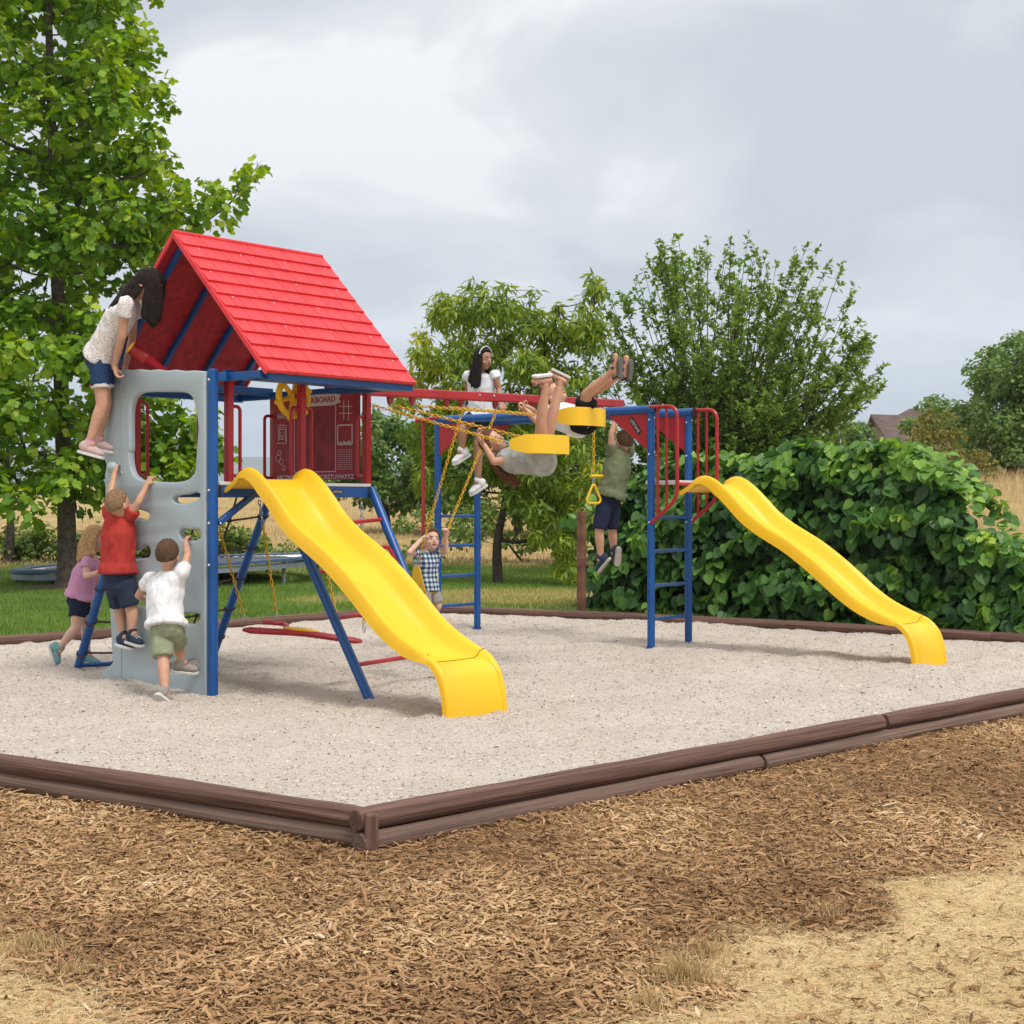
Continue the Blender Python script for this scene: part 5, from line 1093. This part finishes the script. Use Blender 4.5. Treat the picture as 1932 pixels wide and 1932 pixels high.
# --- plum tree: many upright shoots
def plum(label, base_px, Y, outline, nsh, seed, lm, group=None, lsz=(.08, .118), dpt=1.9):
    rd_ = random.Random(seed); b0 = J(*base_px, Y); b0.z = gz(b0.x, Y)-.1; th_ = thing('plum_tree', label, 'tree', b0, group)
    bm_ = MB(); bm_.tube([b0, J(base_px[0]+8, base_px[1]-60, Y), J(base_px[0]+4, base_px[1]-150, Y)], [.13, .10, .07], 12); pos, nor, tip, siz, tin = [], [], [], [], []
    st = J(base_px[0], base_px[1]-70, Y); cxm = st.x
    for i in range(nsh):
        k_ = ((i*.6180339)%1)*(len(outline)-1); a = int(k_); f = k_-a; ex = outline[a][0]*(1-f)+outline[a+1][0]*f; ey = outline[a][1]*(1-f)+outline[a+1][1]*f
        sh = rd_.uniform(.94, 1.03) if i < nsh*.5 else rd_.uniform(.35, .88); e = J(base_px[0]+(ex-base_px[0])*sh, base_px[1]-70+(ey-base_px[1]+70)*sh, Y)
        lat = min(1, abs(e.x-cxm)/2.6); e += Vector((0, rd_.uniform(-1, 1)*dpt*math.sqrt(max(.05, 1-lat*lat*.8)), 0))
        s0 = st+Vector((rd_.uniform(-.25, .25), rd_.uniform(-.25, .25), rd_.uniform(-.3, .4))); m1 = s0.lerp(e, .45)+Vector((rd_.uniform(-.25, .25), rd_.uniform(-.2, .2), rd_.uniform(-.3, .05)-.10*abs(e.x-s0.x)))
        Q = curve_pts([s0, m1, e], 8); L = (e-s0).length; bm_.tube(Q, [.022*(1-.85*q/(len(Q)-1)) for q in range(len(Q))], 5)
        nt_ = int(4+L*4.5)
        for t_ in range(nt_+1):
            fr = 1 if t_ == nt_ else rd_.uniform(.22, .97); qi = fr*(len(Q)-1); q0 = int(min(qi, len(Q)-2)); p_ = Q[q0].lerp(Q[q0+1], qi-q0); dr = (Q[q0+1]-Q[q0]).normalized()
            if t_ == nt_: td = dr; tl = .2
            else: td = (dr*.75+Vector((rd_.uniform(-1, 1), rd_.uniform(-1, 1), rd_.uniform(-.35, .8)))*.75).normalized(); tl = rd_.uniform(.22, .58)*(1.15-.62*fr)
            bm_.tube([p_, p_+td*tl], [.005, .002], 4)
            nl = int(tl/.019); fr_ = rng.uniform(.05, 1.02, nl); pp = np.array(p_)[None]+np.array(td)[None]*(fr_*tl)[:, None]+rng.normal(0, .012, (nl, 3))
            rn = nrm(rng.normal(size=(nl, 3))); pos.append(pp); tip.append(np.array(td)[None]*.7+rn*.9); nor.append(rng.normal(size=(nl, 3))*.6+np.array([0, 0, .8])); siz.append(rng.uniform(*lsz, nl)); tin.append(np.clip(.42+rng.normal(0, .2, nl)+.12*(fr_ > .85)+rd_.uniform(-.1, .15), 0, 1))
    bm_.build('trunk', 'bark2', th_)
    me = leaves_mesh('crown', PLUM, *[np.concatenate(q) for q in (pos, nor, tip, siz, tin)]); me.materials.append(lm); link('crown', me, th_); return th_
plum('large dark green plum tree with upright shoots behind the vine', (1340, 1010), 27.0, [(1075, 800), (1068, 700), (1120, 620), (1150, 590), (1185, 560), (1222, 505), (1260, 500), (1300, 482), (1350, 468), (1385, 475), (1415, 512), (1455, 520), (1505, 498), (1535, 512), (1560, 560), (1588, 590), (1610, 650), (1642, 648), (1600, 690), (1668, 722), (1620, 760), (1570, 790), (1560, 850)], 185, 2, LM['plum'])
# --- vine thicket along the right back edge
VT = [(985, 1010), (1030, 985), (1080, 960), (1130, 925), (1198, 894), (1250, 872), (1303, 856), (1358, 852), (1420, 860), (1454, 850), (1479, 829), (1518, 822), (1560, 838), (1600, 842), (1640, 832), (1674, 824), (1712, 834), (1746, 849), (1776, 886), (1809, 912), (1830, 985), (1860, 1003), (1884, 1004), (1914, 1024), (1960, 1060), (2060, 1095), (2200, 1120)]
vx = [a for a, b in VT]; vy = [b for a, b in VT]
SV = 8.05
vt = thing('vine_thicket', 'thick mound of climbing vine with large round leaves along the back of the pit', 'vine', W(1400, 1180, SV))
def vsurf(x, y, inset=0.0):
    p = W(x, y, SV); z = max(0, p.z); b_ = .38*noise.noise(Vector((x*.011, y*.013, 2.2)))+.15*noise.noise(Vector((x*.03, y*.035, 5)))
    return W(x, y, SV+.10*z*z-b_+inset)
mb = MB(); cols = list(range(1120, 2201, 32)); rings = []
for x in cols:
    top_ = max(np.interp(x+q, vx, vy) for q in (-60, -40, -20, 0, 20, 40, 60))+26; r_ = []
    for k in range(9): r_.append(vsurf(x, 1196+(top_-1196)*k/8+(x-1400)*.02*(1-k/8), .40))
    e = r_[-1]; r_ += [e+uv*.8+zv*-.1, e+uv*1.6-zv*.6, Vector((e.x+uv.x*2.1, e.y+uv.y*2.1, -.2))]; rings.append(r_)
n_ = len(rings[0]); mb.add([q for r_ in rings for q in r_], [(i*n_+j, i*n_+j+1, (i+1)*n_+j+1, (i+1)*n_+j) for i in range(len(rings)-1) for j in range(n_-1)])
mb.build('shaded_core', mat('shaded_core', (.022, .026, .012), .95, .5, 12, bump=1, bscale=14), vt)  # solid core for the vine's inner mass, its deep shade painted near-black
pos, nor, tip, siz, tin = [], [], [], [], []
rd_ = random.Random(9)
for i in range(8600):
    x = rd_.uniform(1066, 2190); top_ = np.interp(x, vx, vy); bot = 1190+(x-1400)*.022; f = rd_.random()**.9; y = bot+(top_-bot)*f+rd_.uniform(-6, 4)
    if x < 1112 and y > 985: continue
    if x < 1135 and rd_.random() < .6: continue
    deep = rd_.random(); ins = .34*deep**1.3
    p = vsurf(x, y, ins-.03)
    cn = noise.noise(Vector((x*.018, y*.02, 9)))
    lit = .36-.36*deep+.62*cn+.20*(f > .84)-.10*(1-f)+rd_.uniform(-.15, .15)+(.34 if rd_.random() < .11 else 0)  # deeper leaves get a darker tint: shade of the gaps put into leaf colour
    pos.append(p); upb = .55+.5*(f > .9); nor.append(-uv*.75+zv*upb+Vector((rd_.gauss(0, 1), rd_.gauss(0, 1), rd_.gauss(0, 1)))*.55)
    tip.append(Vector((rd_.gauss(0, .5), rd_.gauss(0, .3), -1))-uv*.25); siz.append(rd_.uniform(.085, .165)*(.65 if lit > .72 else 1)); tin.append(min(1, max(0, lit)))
for i in range(1900):
    x = rd_.uniform(1100, 2190); top_ = np.interp(x, vx, vy); back = rd_.random(); p = vsurf(x, top_+rd_.uniform(-4, 10), 0)+uv*back*1.7; p.z -= .35*back*back+rd_.uniform(0, .15)
    pos.append(p); nor.append(zv*1.0-uv*.3+Vector((rd_.gauss(0, 1), rd_.gauss(0, 1), rd_.gauss(0, 1)))*.4); tip.append(Vector((rd_.gauss(0, 1), rd_.gauss(0, 1), -.5))-uv*.6); siz.append(rd_.uniform(.09, .16)); tin.append(min(1, max(0, .5+rd_.gauss(0, .2))))
A_ = lambda q: np.array([tuple(p) for p in q])
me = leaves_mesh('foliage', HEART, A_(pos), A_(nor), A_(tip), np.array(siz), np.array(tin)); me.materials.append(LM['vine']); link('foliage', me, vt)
# arbor post
apx = G(1097, 1163, 0); ap = thing('arbor_post', 'square reddish brown wooden post at the left end of the vine', 'post', (apx.x, apx.y, 0))
MB().box((apx.x, apx.y, .58), .085, .085, 1.42, uv, ov, zv).build('post', mat('weathered_wood', (.17, .075, .045), .85, .3, 6, bump=.6, bscale=30), ap, .006)
# --- background trees and shrubs
def bush(name, label, blobs, Y, lm, tmpl=BROAD, per=150, size=(.08, .13), cat='shrub', group=None, base=None, dz=.8, n=3, tr=.05):
    bx_ = base or (sum(b_[0] for b_ in blobs)/len(blobs), max(b_[1]+b_[2] for b_ in blobs)); b0 = J(*bx_, Y); b0.z = gz(b0.x, Y)-.05
    top_ = min(blobs, key=lambda q: q[1]); t1_ = J(top_[0], top_[1], Y)
    return tree(name, label, cat, [b0, b0.lerp(t1_, .5)+Vector((.05, 0, 0)), t1_], tr, px_clumps(blobs, Y, dz, n, .75, int(Y*10)), tmpl, lm, per, True, 'bark2', group, br=.02, size=size)
gA = 'low shrubs between the lawn and the dry field'
for k, (xs_, lab_) in enumerate((((-40, 30), 'low green shrub at the far left edge of the lawn'), ((70, 130), 'low shrub with a yellow patch left of the big trunk'), ((175, 235), 'low shrub right behind the big tree trunk'), ((265, 350), 'low shrub hidden behind the climbing wall'), ((425, 470), 'dark shrub seen under the deck between the blue legs'))):
    bs = [(x, y, r) for x in (xs_[0]-20, xs_[0]+15, xs_[1]-10, xs_[1]+20) for y, r in ((1040, 30), (1008+((x*7) % 17), 24))]
    bush('low_shrub', lab_, bs, 31.0, LM['bush'], per=900, group=gA, dz=.5, n=4, tr=.02)
bush('low_shrub', 'small sparse shrub in front of the dry field under the front slide', [(520, 1042, 16), (545, 1036, 16), (560, 1046, 12)], 30.0, LM['bush'], per=900, group=gA, dz=.3, n=3, tr=.015)
bush('flowering_shrub', 'dark leafy shrub beside the left ladder of the monkey bars', [(770, 990, 26), (800, 975, 30), (830, 1000, 30), (785, 1030, 28), (815, 1035, 26), (860, 1010, 30), (900, 1000, 28), (760, 1040, 18)], 29.0, LM['bush'], per=800, tr=.03)
bush('background_shrub', 'dense dark shrubs behind the peach tree trunk', [(865, 985, 30), (900, 965, 34), (940, 985, 34), (985, 970, 36), (1030, 985, 36), (1070, 970, 36), (1100, 1000, 32), (1045, 1025, 26), (1000, 1020, 26), (960, 1022, 22), (1090, 1040, 22), (890, 1015, 22)], 31.0, LM['bush'], per=900, dz=.7, n=4, tr=.03)
bush('background_tree', 'dense dark tree far behind the right side of the tower', [(700, 860, 46), (740, 820, 46), (785, 850, 50), (720, 905, 42), (775, 905, 44), (700, 800, 30), (660, 885, 40), (640, 915, 30), (750, 935, 30), (700, 935, 28), (800, 930, 34), (820, 870, 44)], 42, LM['far'], per=620, size=(.12, .19), cat='tree', dz=1.6, n=6, tr=.12)
bush('background_tree', 'dense green tree far behind the girl on the near swing', [(840, 860, 50), (890, 900, 46), (860, 800, 46), (930, 870, 50), (980, 900, 46), (840, 920, 40), (1010, 850, 50), (1060, 870, 52), (1095, 910, 52), (950, 800, 46), (890, 945, 34), (1030, 920, 46), (1000, 790, 46), (1060, 800, 46), (1110, 840, 50), (870, 835, 46), (1140, 890, 46)], 40, LM['far'], per=620, size=(.12, .19), cat='tree', dz=1.6, n=6, tr=.12)
bush('background_tree', 'tall dark green tree at the right edge of the picture', [(1900, 700, 46), (1940, 665, 40), (1985, 680, 60), (1870, 730, 40), (1845, 765, 34), (1880, 790, 50), (1935, 760, 60), (1990, 780, 70), (1900, 840, 46), (1955, 845, 56), (1850, 820, 36), (1990, 850, 60), (1875, 855, 34), (1835, 800, 22), (1920, 650, 26), (1890, 665, 24), (1860, 700, 22), (1910, 760, 44), (1900, 730, 40)], 52, LM['far'], per=430, size=(.13, .2), cat='tree', dz=2.2, n=6, tr=.2)
bush('rusty_shrub', 'rusty yellow shrub on the dry slope right of the vine', [(1730, 830, 34), (1765, 815, 34), (1790, 840, 32), (1750, 860, 30), (1780, 870, 28), (1720, 860, 26), (1760, 790, 22)], 48, LM['rust'], per=480, size=(.11, .17), dz=1, n=4)
bush('yellow_shrub', 'small yellow-green shrub below the tall tree at right', [(1835, 868, 22), (1855, 860, 18), (1820, 880, 18), (1860, 885, 18)], 46, LM['rust'], per=600, size=(.09, .14), dz=.5, n=3, tr=.02)
bush('background_tree', 'bushy dark tree in front of the house roof', [(1760, 775, 34), (1735, 795, 30), (1790, 790, 34), (1770, 820, 36), (1815, 810, 30), (1725, 820, 26), (1720, 790, 16), (1745, 760, 16)], 62, LM['far'], per=360, size=(.16, .24), cat='tree', dz=1.4, n=4, tr=.12)
bush('background_tree', 'small hazy green tree left of the house', [(1600, 825, 28), (1630, 815, 28), (1570, 835, 24), (1615, 845, 30), (1640, 840, 24), (1590, 860, 34), (1640, 865, 30)], 80, LM['far'], per=260, size=(.2, .3), cat='tree', dz=1.6, n=4, tr=.12)
# --- house
YH = 112
hp_ = lambda x, y, dy=0: J(x, y, YH+dy)
hs = thing('house', 'brown house with a gabled shingle roof beyond the vine', 'house', (J(1690, 860, YH).x, YH, gz(J(1690, 860, YH).x, YH)))
a0, a1 = hp_(1648, 812), hp_(1700, 850, -6); ap_ = hp_(1654, 784, -2); gzb = gz(hp_(1690, 860).x, YH)-.3
pk = ap_; el_, er_ = hp_(1644, 812, 3), hp_(1692, 842, -9); depth_v = Vector((13, 5, 0))
wl_ = MB(); fl_ = [Vector((el_.x, el_.y, gzb)), Vector((er_.x, er_.y, gzb)), er_, pk, el_]; wl_.add(fl_+[q+depth_v for q in fl_], [(0, 1, 2, 3, 4), (9, 8, 7, 6, 5), (0, 5, 6, 1), (1, 6, 7, 2), (2, 7, 8, 3), (3, 8, 9, 4), (4, 9, 5, 0)])
wl_.build('wall', mat('stucco_wall', (.22, .17, .14), .9, .15, 1), hs)
rf = MB(); o_ = Vector((-.5, -.25, .08)); e1_ = (er_-pk)*1.12; e2_ = (el_-pk)*1.15
for e_ in (e1_, e2_): q = [pk+o_, pk+o_+e_, pk+o_+e_+depth_v*1.1, pk+o_+depth_v*1.1]; rf.add(q+[p-zv*.22 for p in q], [(0, 1, 2, 3), (7, 6, 5, 4), (0, 4, 5, 1), (1, 5, 6, 2), (2, 6, 7, 3), (3, 7, 4, 0)])
rmat = mat('brown_shingles', (.10, .062, .05), .9, .25, 2); rfo = rf.build('roof', rmat, hs)
pk2 = hp_(1716, 771, 4); q2 = Vector((9, 3, 0)); rf = MB(); rf.add([pk2, pk2+q2, pk2+q2+Vector((1.5, -5, -3)), pk2+Vector((-2.2, -3.5, -1.6)), pk2+Vector((-2.2, 5, -1.6)), pk2+q2+Vector((1, 5, -3))], [(0, 1, 2, 3), (0, 3, 4), (0, 4, 5, 1)]); rf.build('upper_roof', rmat, hs)
MB().box(er_.lerp(el_, .42)+zv*.15+Vector((-.14, -.12, 0)), .7, .1, .9, (er_-el_).normalized()).build('window', mat('dark_window', (.03, .035, .045), .15), hs)
# --- trampoline
tc_ = Vector((J(322, 1064, 26).x, 26, J(322, 1064, 26).z)); tr_ = thing('trampoline', 'large round trampoline with a blue pad on the lawn behind the tower', 'trampoline', (tc_.x, tc_.y, gz(tc_.x, tc_.y)))
RT = 2.62; tl_ = math.tan(R(2.5))
def tq(a, r, dz): x = r*math.cos(a); y = r*math.sin(a); return tc_+Vector((x, y, dz+x*tl_))
MT['tpad'] = mat('blue_grey_pad', (.05, .10, .18), .7, .2, 4); MT['tmat'] = mat('black_mat', (.03, .033, .038), .6); MT['tskirt'] = mat('grey_skirt', (.15, .18, .21), .6, .2, 3)
na_ = 64
mb = MB(); prof_ = [(RT, .0), (RT, .045), (RT-.05, .06), (RT-.30, .05), (RT-.30, .02), (RT-.05, .0)]
rings = [[tq(2*math.pi*k/na_, r, z_) for r, z_ in prof_] for k in range(na_)]; mb.loft(rings, False, 0, True); mb.build('pad', 'tpad', tr_)
mb = MB(); ctr = tq(0, 0, -.03); v_ = [ctr]+[tq(2*math.pi*k/na_, RT-.52, .015) for k in range(na_)]; mb.add(v_, [(0, k+1, (k+1) % na_+1) for k in range(na_)]); mb.build('bounce_mat', 'tmat', tr_)
for k in range(0, na_): pass
mb = MB()
for k in range(72): a = 2*math.pi*k/72; mb.tube([tq(a, RT-.54, .018), tq(a, RT-.28, .022)], .012, 5)
mb.build('springs', 'steel', tr_)['kind'] = 'stuff'
mb = MB(); rings = [[tq(2*math.pi*k/na_, RT-.03, -.02), tq(2*math.pi*k/na_, RT-.06, -.02), tq(2*math.pi*k/na_, RT-.05, -.11), tq(2*math.pi*k/na_, RT-.02, -.11)] for k in range(na_)]; mb.loft(rings, False, 0, True); mb.build('skirt', 'tskirt', tr_)
for k in range(8):
    a = 2*math.pi*(k+.3)/8; p_ = tq(a, RT-.1, 0); q_ = p_.copy(); q_.z = gz(p_.x, p_.y)-.03; MB().tube([p_, q_], .03, 8).build('leg', 'tskirt', tr_)
# ---------------------------------------------------------------- ground cover
def blades(name, x, y, z, h, lean, w, tint, m, label):
    n = len(x); a = rng.uniform(0, 2*np.pi, n); dx, dy = np.cos(a), np.sin(a); b = rng.uniform(0, 2*np.pi, n); lx, ly = np.cos(b)*lean, np.sin(b)*lean
    P0 = np.stack([x-dx*w, y-dy*w, z-.01], -1); P1 = np.stack([x+dx*w, y+dy*w, z-.01], -1); P2 = np.stack([x+lx*.4+dx*w*.7, y+ly*.4+dy*w*.7, z+h*.6], -1); P3 = np.stack([x+lx*.4-dx*w*.7, y+ly*.4-dy*w*.7, z+h*.6], -1); P4 = np.stack([x+lx, y+ly, z+h*np.where(lean > h*1.2, .75, 1.0)], -1)
    v = np.stack([P0, P1, P2, P3, P4, P4+np.stack([dx*w*.15, dy*w*.15, 0*w], -1)], 1).reshape(-1, 3); i = np.arange(n)*6
    f = np.concatenate([np.stack([i, i+1, i+2, i+3], -1), np.stack([i+3, i+2, i+5, i+4], -1)]); me = np_mesh(name, v, f); set_attr(me, 'tint', np.repeat(np.clip(tint, 0, 1), 6)); me.materials.append(m)
    o = link(name, me, kind='stuff'); o['label'] = label; o['category'] = 'ground cover'; return o
gm = leaf_material('grass_blade', [(0, (.07, .13, .02)), (.5, (.15, .26, .038)), (.8, (.27, .33, .06)), (1, (.48, .39, .15))], .25, .6)
sm_ = leaf_material('straw_blade', [(0, (.24, .15, .055)), (.5, (.54, .40, .19)), (1, (.72, .59, .34))], .2, .7)
n = 190000; x = rng.uniform(-10, 3, n); y = 14.0+rng.random(n)**1.4*17; k = (box_dist(x, y) > .08)&(np.abs(x) < y*.40); x, y = x[k], y[k]
dz_ = sstep(-(np.hypot((x+.1)/3.0, (y-21.4)/2.2)-1)+(vnoise(x, y, 1.2, 8)-.5)*.6, -.1, .25); tn = .32+.35*(vnoise(x, y, 1.4, 6)-.4)+rng.normal(0, .14, len(x))+.62*dz_*(rng.random(len(x)) < .8)
blades('lawn_grass', x, y, ground_z(x, y), rng.uniform(.025, .055, len(x)), rng.uniform(.005, .03, len(x)), np.full(len(x), .0035), tn, gm, 'short green lawn behind the pit')
n = 52000; x = rng.uniform(4, 24, n); y = rng.uniform(17, 62, n); k = (box_dist(x, y) > 1.2)&(x < y*.42)&(x > y*.27)&(rng.random(n) < .35+.65*(vnoise(x, y, .35, 12) > .45)); x, y = x[k], y[k]
h_ = np.where(y > 26, rng.uniform(.12, .55, len(x)), rng.uniform(.03, .10, len(x))); blades('tall_dry_grass', x, y, ground_z(x, y), h_, h_*rng.uniform(.1, .6, len(x)), np.full(len(x), .006), .42+.3*vnoise(x, y, .5, 13)+rng.normal(0, .15, len(x)), sm_, 'tall dry straw-coloured grass on the slope at right')
n = 60000; x = rng.uniform(-14, 4, n); y = 30+rng.random(n)**1.5*45; k = (np.abs(x) < y*.36); x, y = x[k], y[k]; h_ = rng.uniform(.03, .12, len(x)); blades('field_stubble', x, y, ground_z(x, y), h_, h_*rng.uniform(.2, 1, len(x)), np.full(len(x), .007), .5+.4*(vnoise(x*.15, y, .8, 14)-.5)+rng.normal(0, .15, len(x)), sm_, 'mown straw stubble on the field behind the lawn')
# chips
def chips(name, x, y, L, Wd, th, tint, m, label, pitch=.3, lift=.012, zf=ground_z):
    n = len(x); yaw = rng.uniform(0, 2*np.pi, n); pt = rng.normal(0, pitch, n); rl = rng.normal(0, .5, n)
    d = np.stack([np.cos(yaw)*np.cos(pt), np.sin(yaw)*np.cos(pt), np.sin(pt)], -1); up_ = np.stack([0*x, 0*x, 1+0*x], -1)+rng.normal(0, .35, (n, 3)); sd_ = nrm(np.cross(d, up_)); up_ = np.cross(sd_, d)
    c = np.stack([x, y, zf(x, y)+rng.uniform(0, 1, n)*lift], -1); bend = rng.normal(0, .10, n)*L
    vs = []
    for t, wf in ((-.5, .55), (0, 1), (.5, .45)):
        ce = c+d*(L*t)[:, None]+up_*(bend*(1-4*t*t))[:, None]
        vs += [ce-sd_*(Wd*wf/2)[:, None], ce+sd_*(Wd*wf/2)[:, None], ce+up_*(th)[:, None]]
    v = np.stack(vs, 1).reshape(-1, 3); i = np.arange(n)*9; fs = []
    for a in (0, 3): fs += [np.stack([i+a, i+a+2, i+a+5, i+a+3], -1), np.stack([i+a+2, i+a+1, i+a+4, i+a+5], -1)]
    me = np_mesh(name, v, np.concatenate(fs)); set_attr(me, 'tint', np.repeat(np.clip(tint, 0, 1), 9)); me.materials.append(m)
    o = link(name, me, kind='stuff'); o['label'] = label; o['category'] = 'ground cover'; return o
cm = attr_mat('wood_chip', [(0, (.13, .068, .030)), (.28, (.27, .148, .066)), (.58, (.42, .255, .125)), (.85, (.56, .375, .20)), (1, (.66, .51, .34))], .85)
n = 330000; y = 3.6+rng.random(n)**1.35*10.5; x = rng.uniform(-1, 1, n)*(y*.36+1.3); s_ = (x-C0.x)*uv.x+(y-C0.y)*uv.y; o_ = (x-C0.x)*ov.x+(y-C0.y)*ov.y
bd_ = box_dist(x, y); k = (bd_ > .045)&(y < 14)&((o_ > 3.4)|(s_ < -2.3)); x, y, bd_ = x[k], y[k], bd_[k]; pz = pale_zone(x, y); k = (rng.random(len(x)) > pz*.90); x, y, pz = x[k], y[k], pz[k]
k = rng.random(len(x)) < np.clip(1.25-.06*y, .4, 1); x, y = x[k], y[k]; n = len(x)
L_ = rng.gamma(2.2, .0105, n)+.008; L_ = np.minimum(L_, .12); W_ = np.clip(L_*rng.uniform(.12, .35, n), .004, .016)
chips('wood_chips', x, y, L_, W_, W_*.22, .45+.5*(vnoise(x, y, 1.5, 7)-.5)+.2*(vnoise(x, y, 6, 17)-.5)+rng.normal(0, .15, n), cm, 'brown shredded wood mulch in front of the pit', .22, .02); print('chips', n)
n = 170000; y = 3.6+rng.random(n)**1.2*5; x = rng.uniform(-1, 1, n)*(y*.36+1.2); pz = pale_zone(x, y); k = (rng.random(n) < pz)&(box_dist(x, y) > .1); x, y = x[k], y[k]; n = len(x)
chips('dead_grass', x, y, rng.uniform(.015, .06, n), np.full(n, .0024), np.full(n, .0008), .55+.35*(vnoise(x, y, 3, 15)-.5)+rng.normal(0, .13, n), attr_mat('dead_grass', [(0, (.30, .19, .085)), (.4, (.54, .39, .19)), (.75, (.68, .53, .30)), (1, (.76, .66, .45))], .9), 'pale dead grass lying at the front edges', .22, .012); print('dead', n)
# upright straw tufts near the front
tu = [(1290, 1850, .30, 420, .13), (1230, 1900, .25, 260, .09), (1340, 1800, .3, 260, .08), (60, 1790, .4, 600, .07), (140, 1840, .3, 400, .06), (1560, 1720, .5, 300, .04)]
X_, Y_, H2 = [], [], []
for px_, py_, r_, n_, h_ in tu:
    c = G(px_, py_, -.11); a = rng.uniform(0, 6.28, n_); q = np.abs(rng.normal(0, .5, n_))*r_*.6; X_.append(c.x+np.cos(a)*q); Y_.append(c.y+np.sin(a)*q*.8); H2.append(rng.uniform(.3, 1, n_)*h_*np.exp(-q/r_*1.2))
x, y, h_ = map(np.concatenate, (X_, Y_, H2)); blades('straw_tufts', x, y, ground_z(x, y), h_, h_*rng.uniform(.2, .9, len(x)), np.full(len(x), .0017), .5+rng.normal(0, .22, len(x)), sm_, 'upright tufts of straw at the edge of the mulch')
# loose bits on the sand
n = 190000; a = rng.random(n); b = rng.random(n); ls = BOXA[0]*(1-b)+BOXB[0]*b; lo = BOXA[1]*(1-b)+BOXB[1]*b; t_ = 1-b; rs = BOXC[0]*(1-t_)+BOXD[0]*t_+.5*np.sin(np.pi*t_)*(1-.35*t_); ro = BOXC[1]*(1-t_)+BOXD[1]*t_
s_ = ls*(1-a)+rs*a; o_ = lo*(1-a)+ro*a; x = C0.x+s_*uv.x+o_*ov.x; y = C0.y+s_*uv.y+o_*ov.y
k = box_dist(x, y) < -.06; x, y = x[k], y[k]; n = len(x); L_ = rng.gamma(2.0, .0031, n)+.004
chips('sand_bits', x, y, L_, L_*rng.uniform(.25, .7, n), L_*.25, .68+rng.normal(0, .13, n)+.12*(vnoise(x, y, 3, 16)-.5)-.5*(rng.random(n) < .003), attr_mat('sand_bit', [(0, (.12, .075, .05)), (.35, (.38, .30, .235)), (.65, (.56, .485, .41)), (1, (.68, .61, .53))], .95), 'pale grit and wood fibres lying on the sand', .3, .004, sand_z)
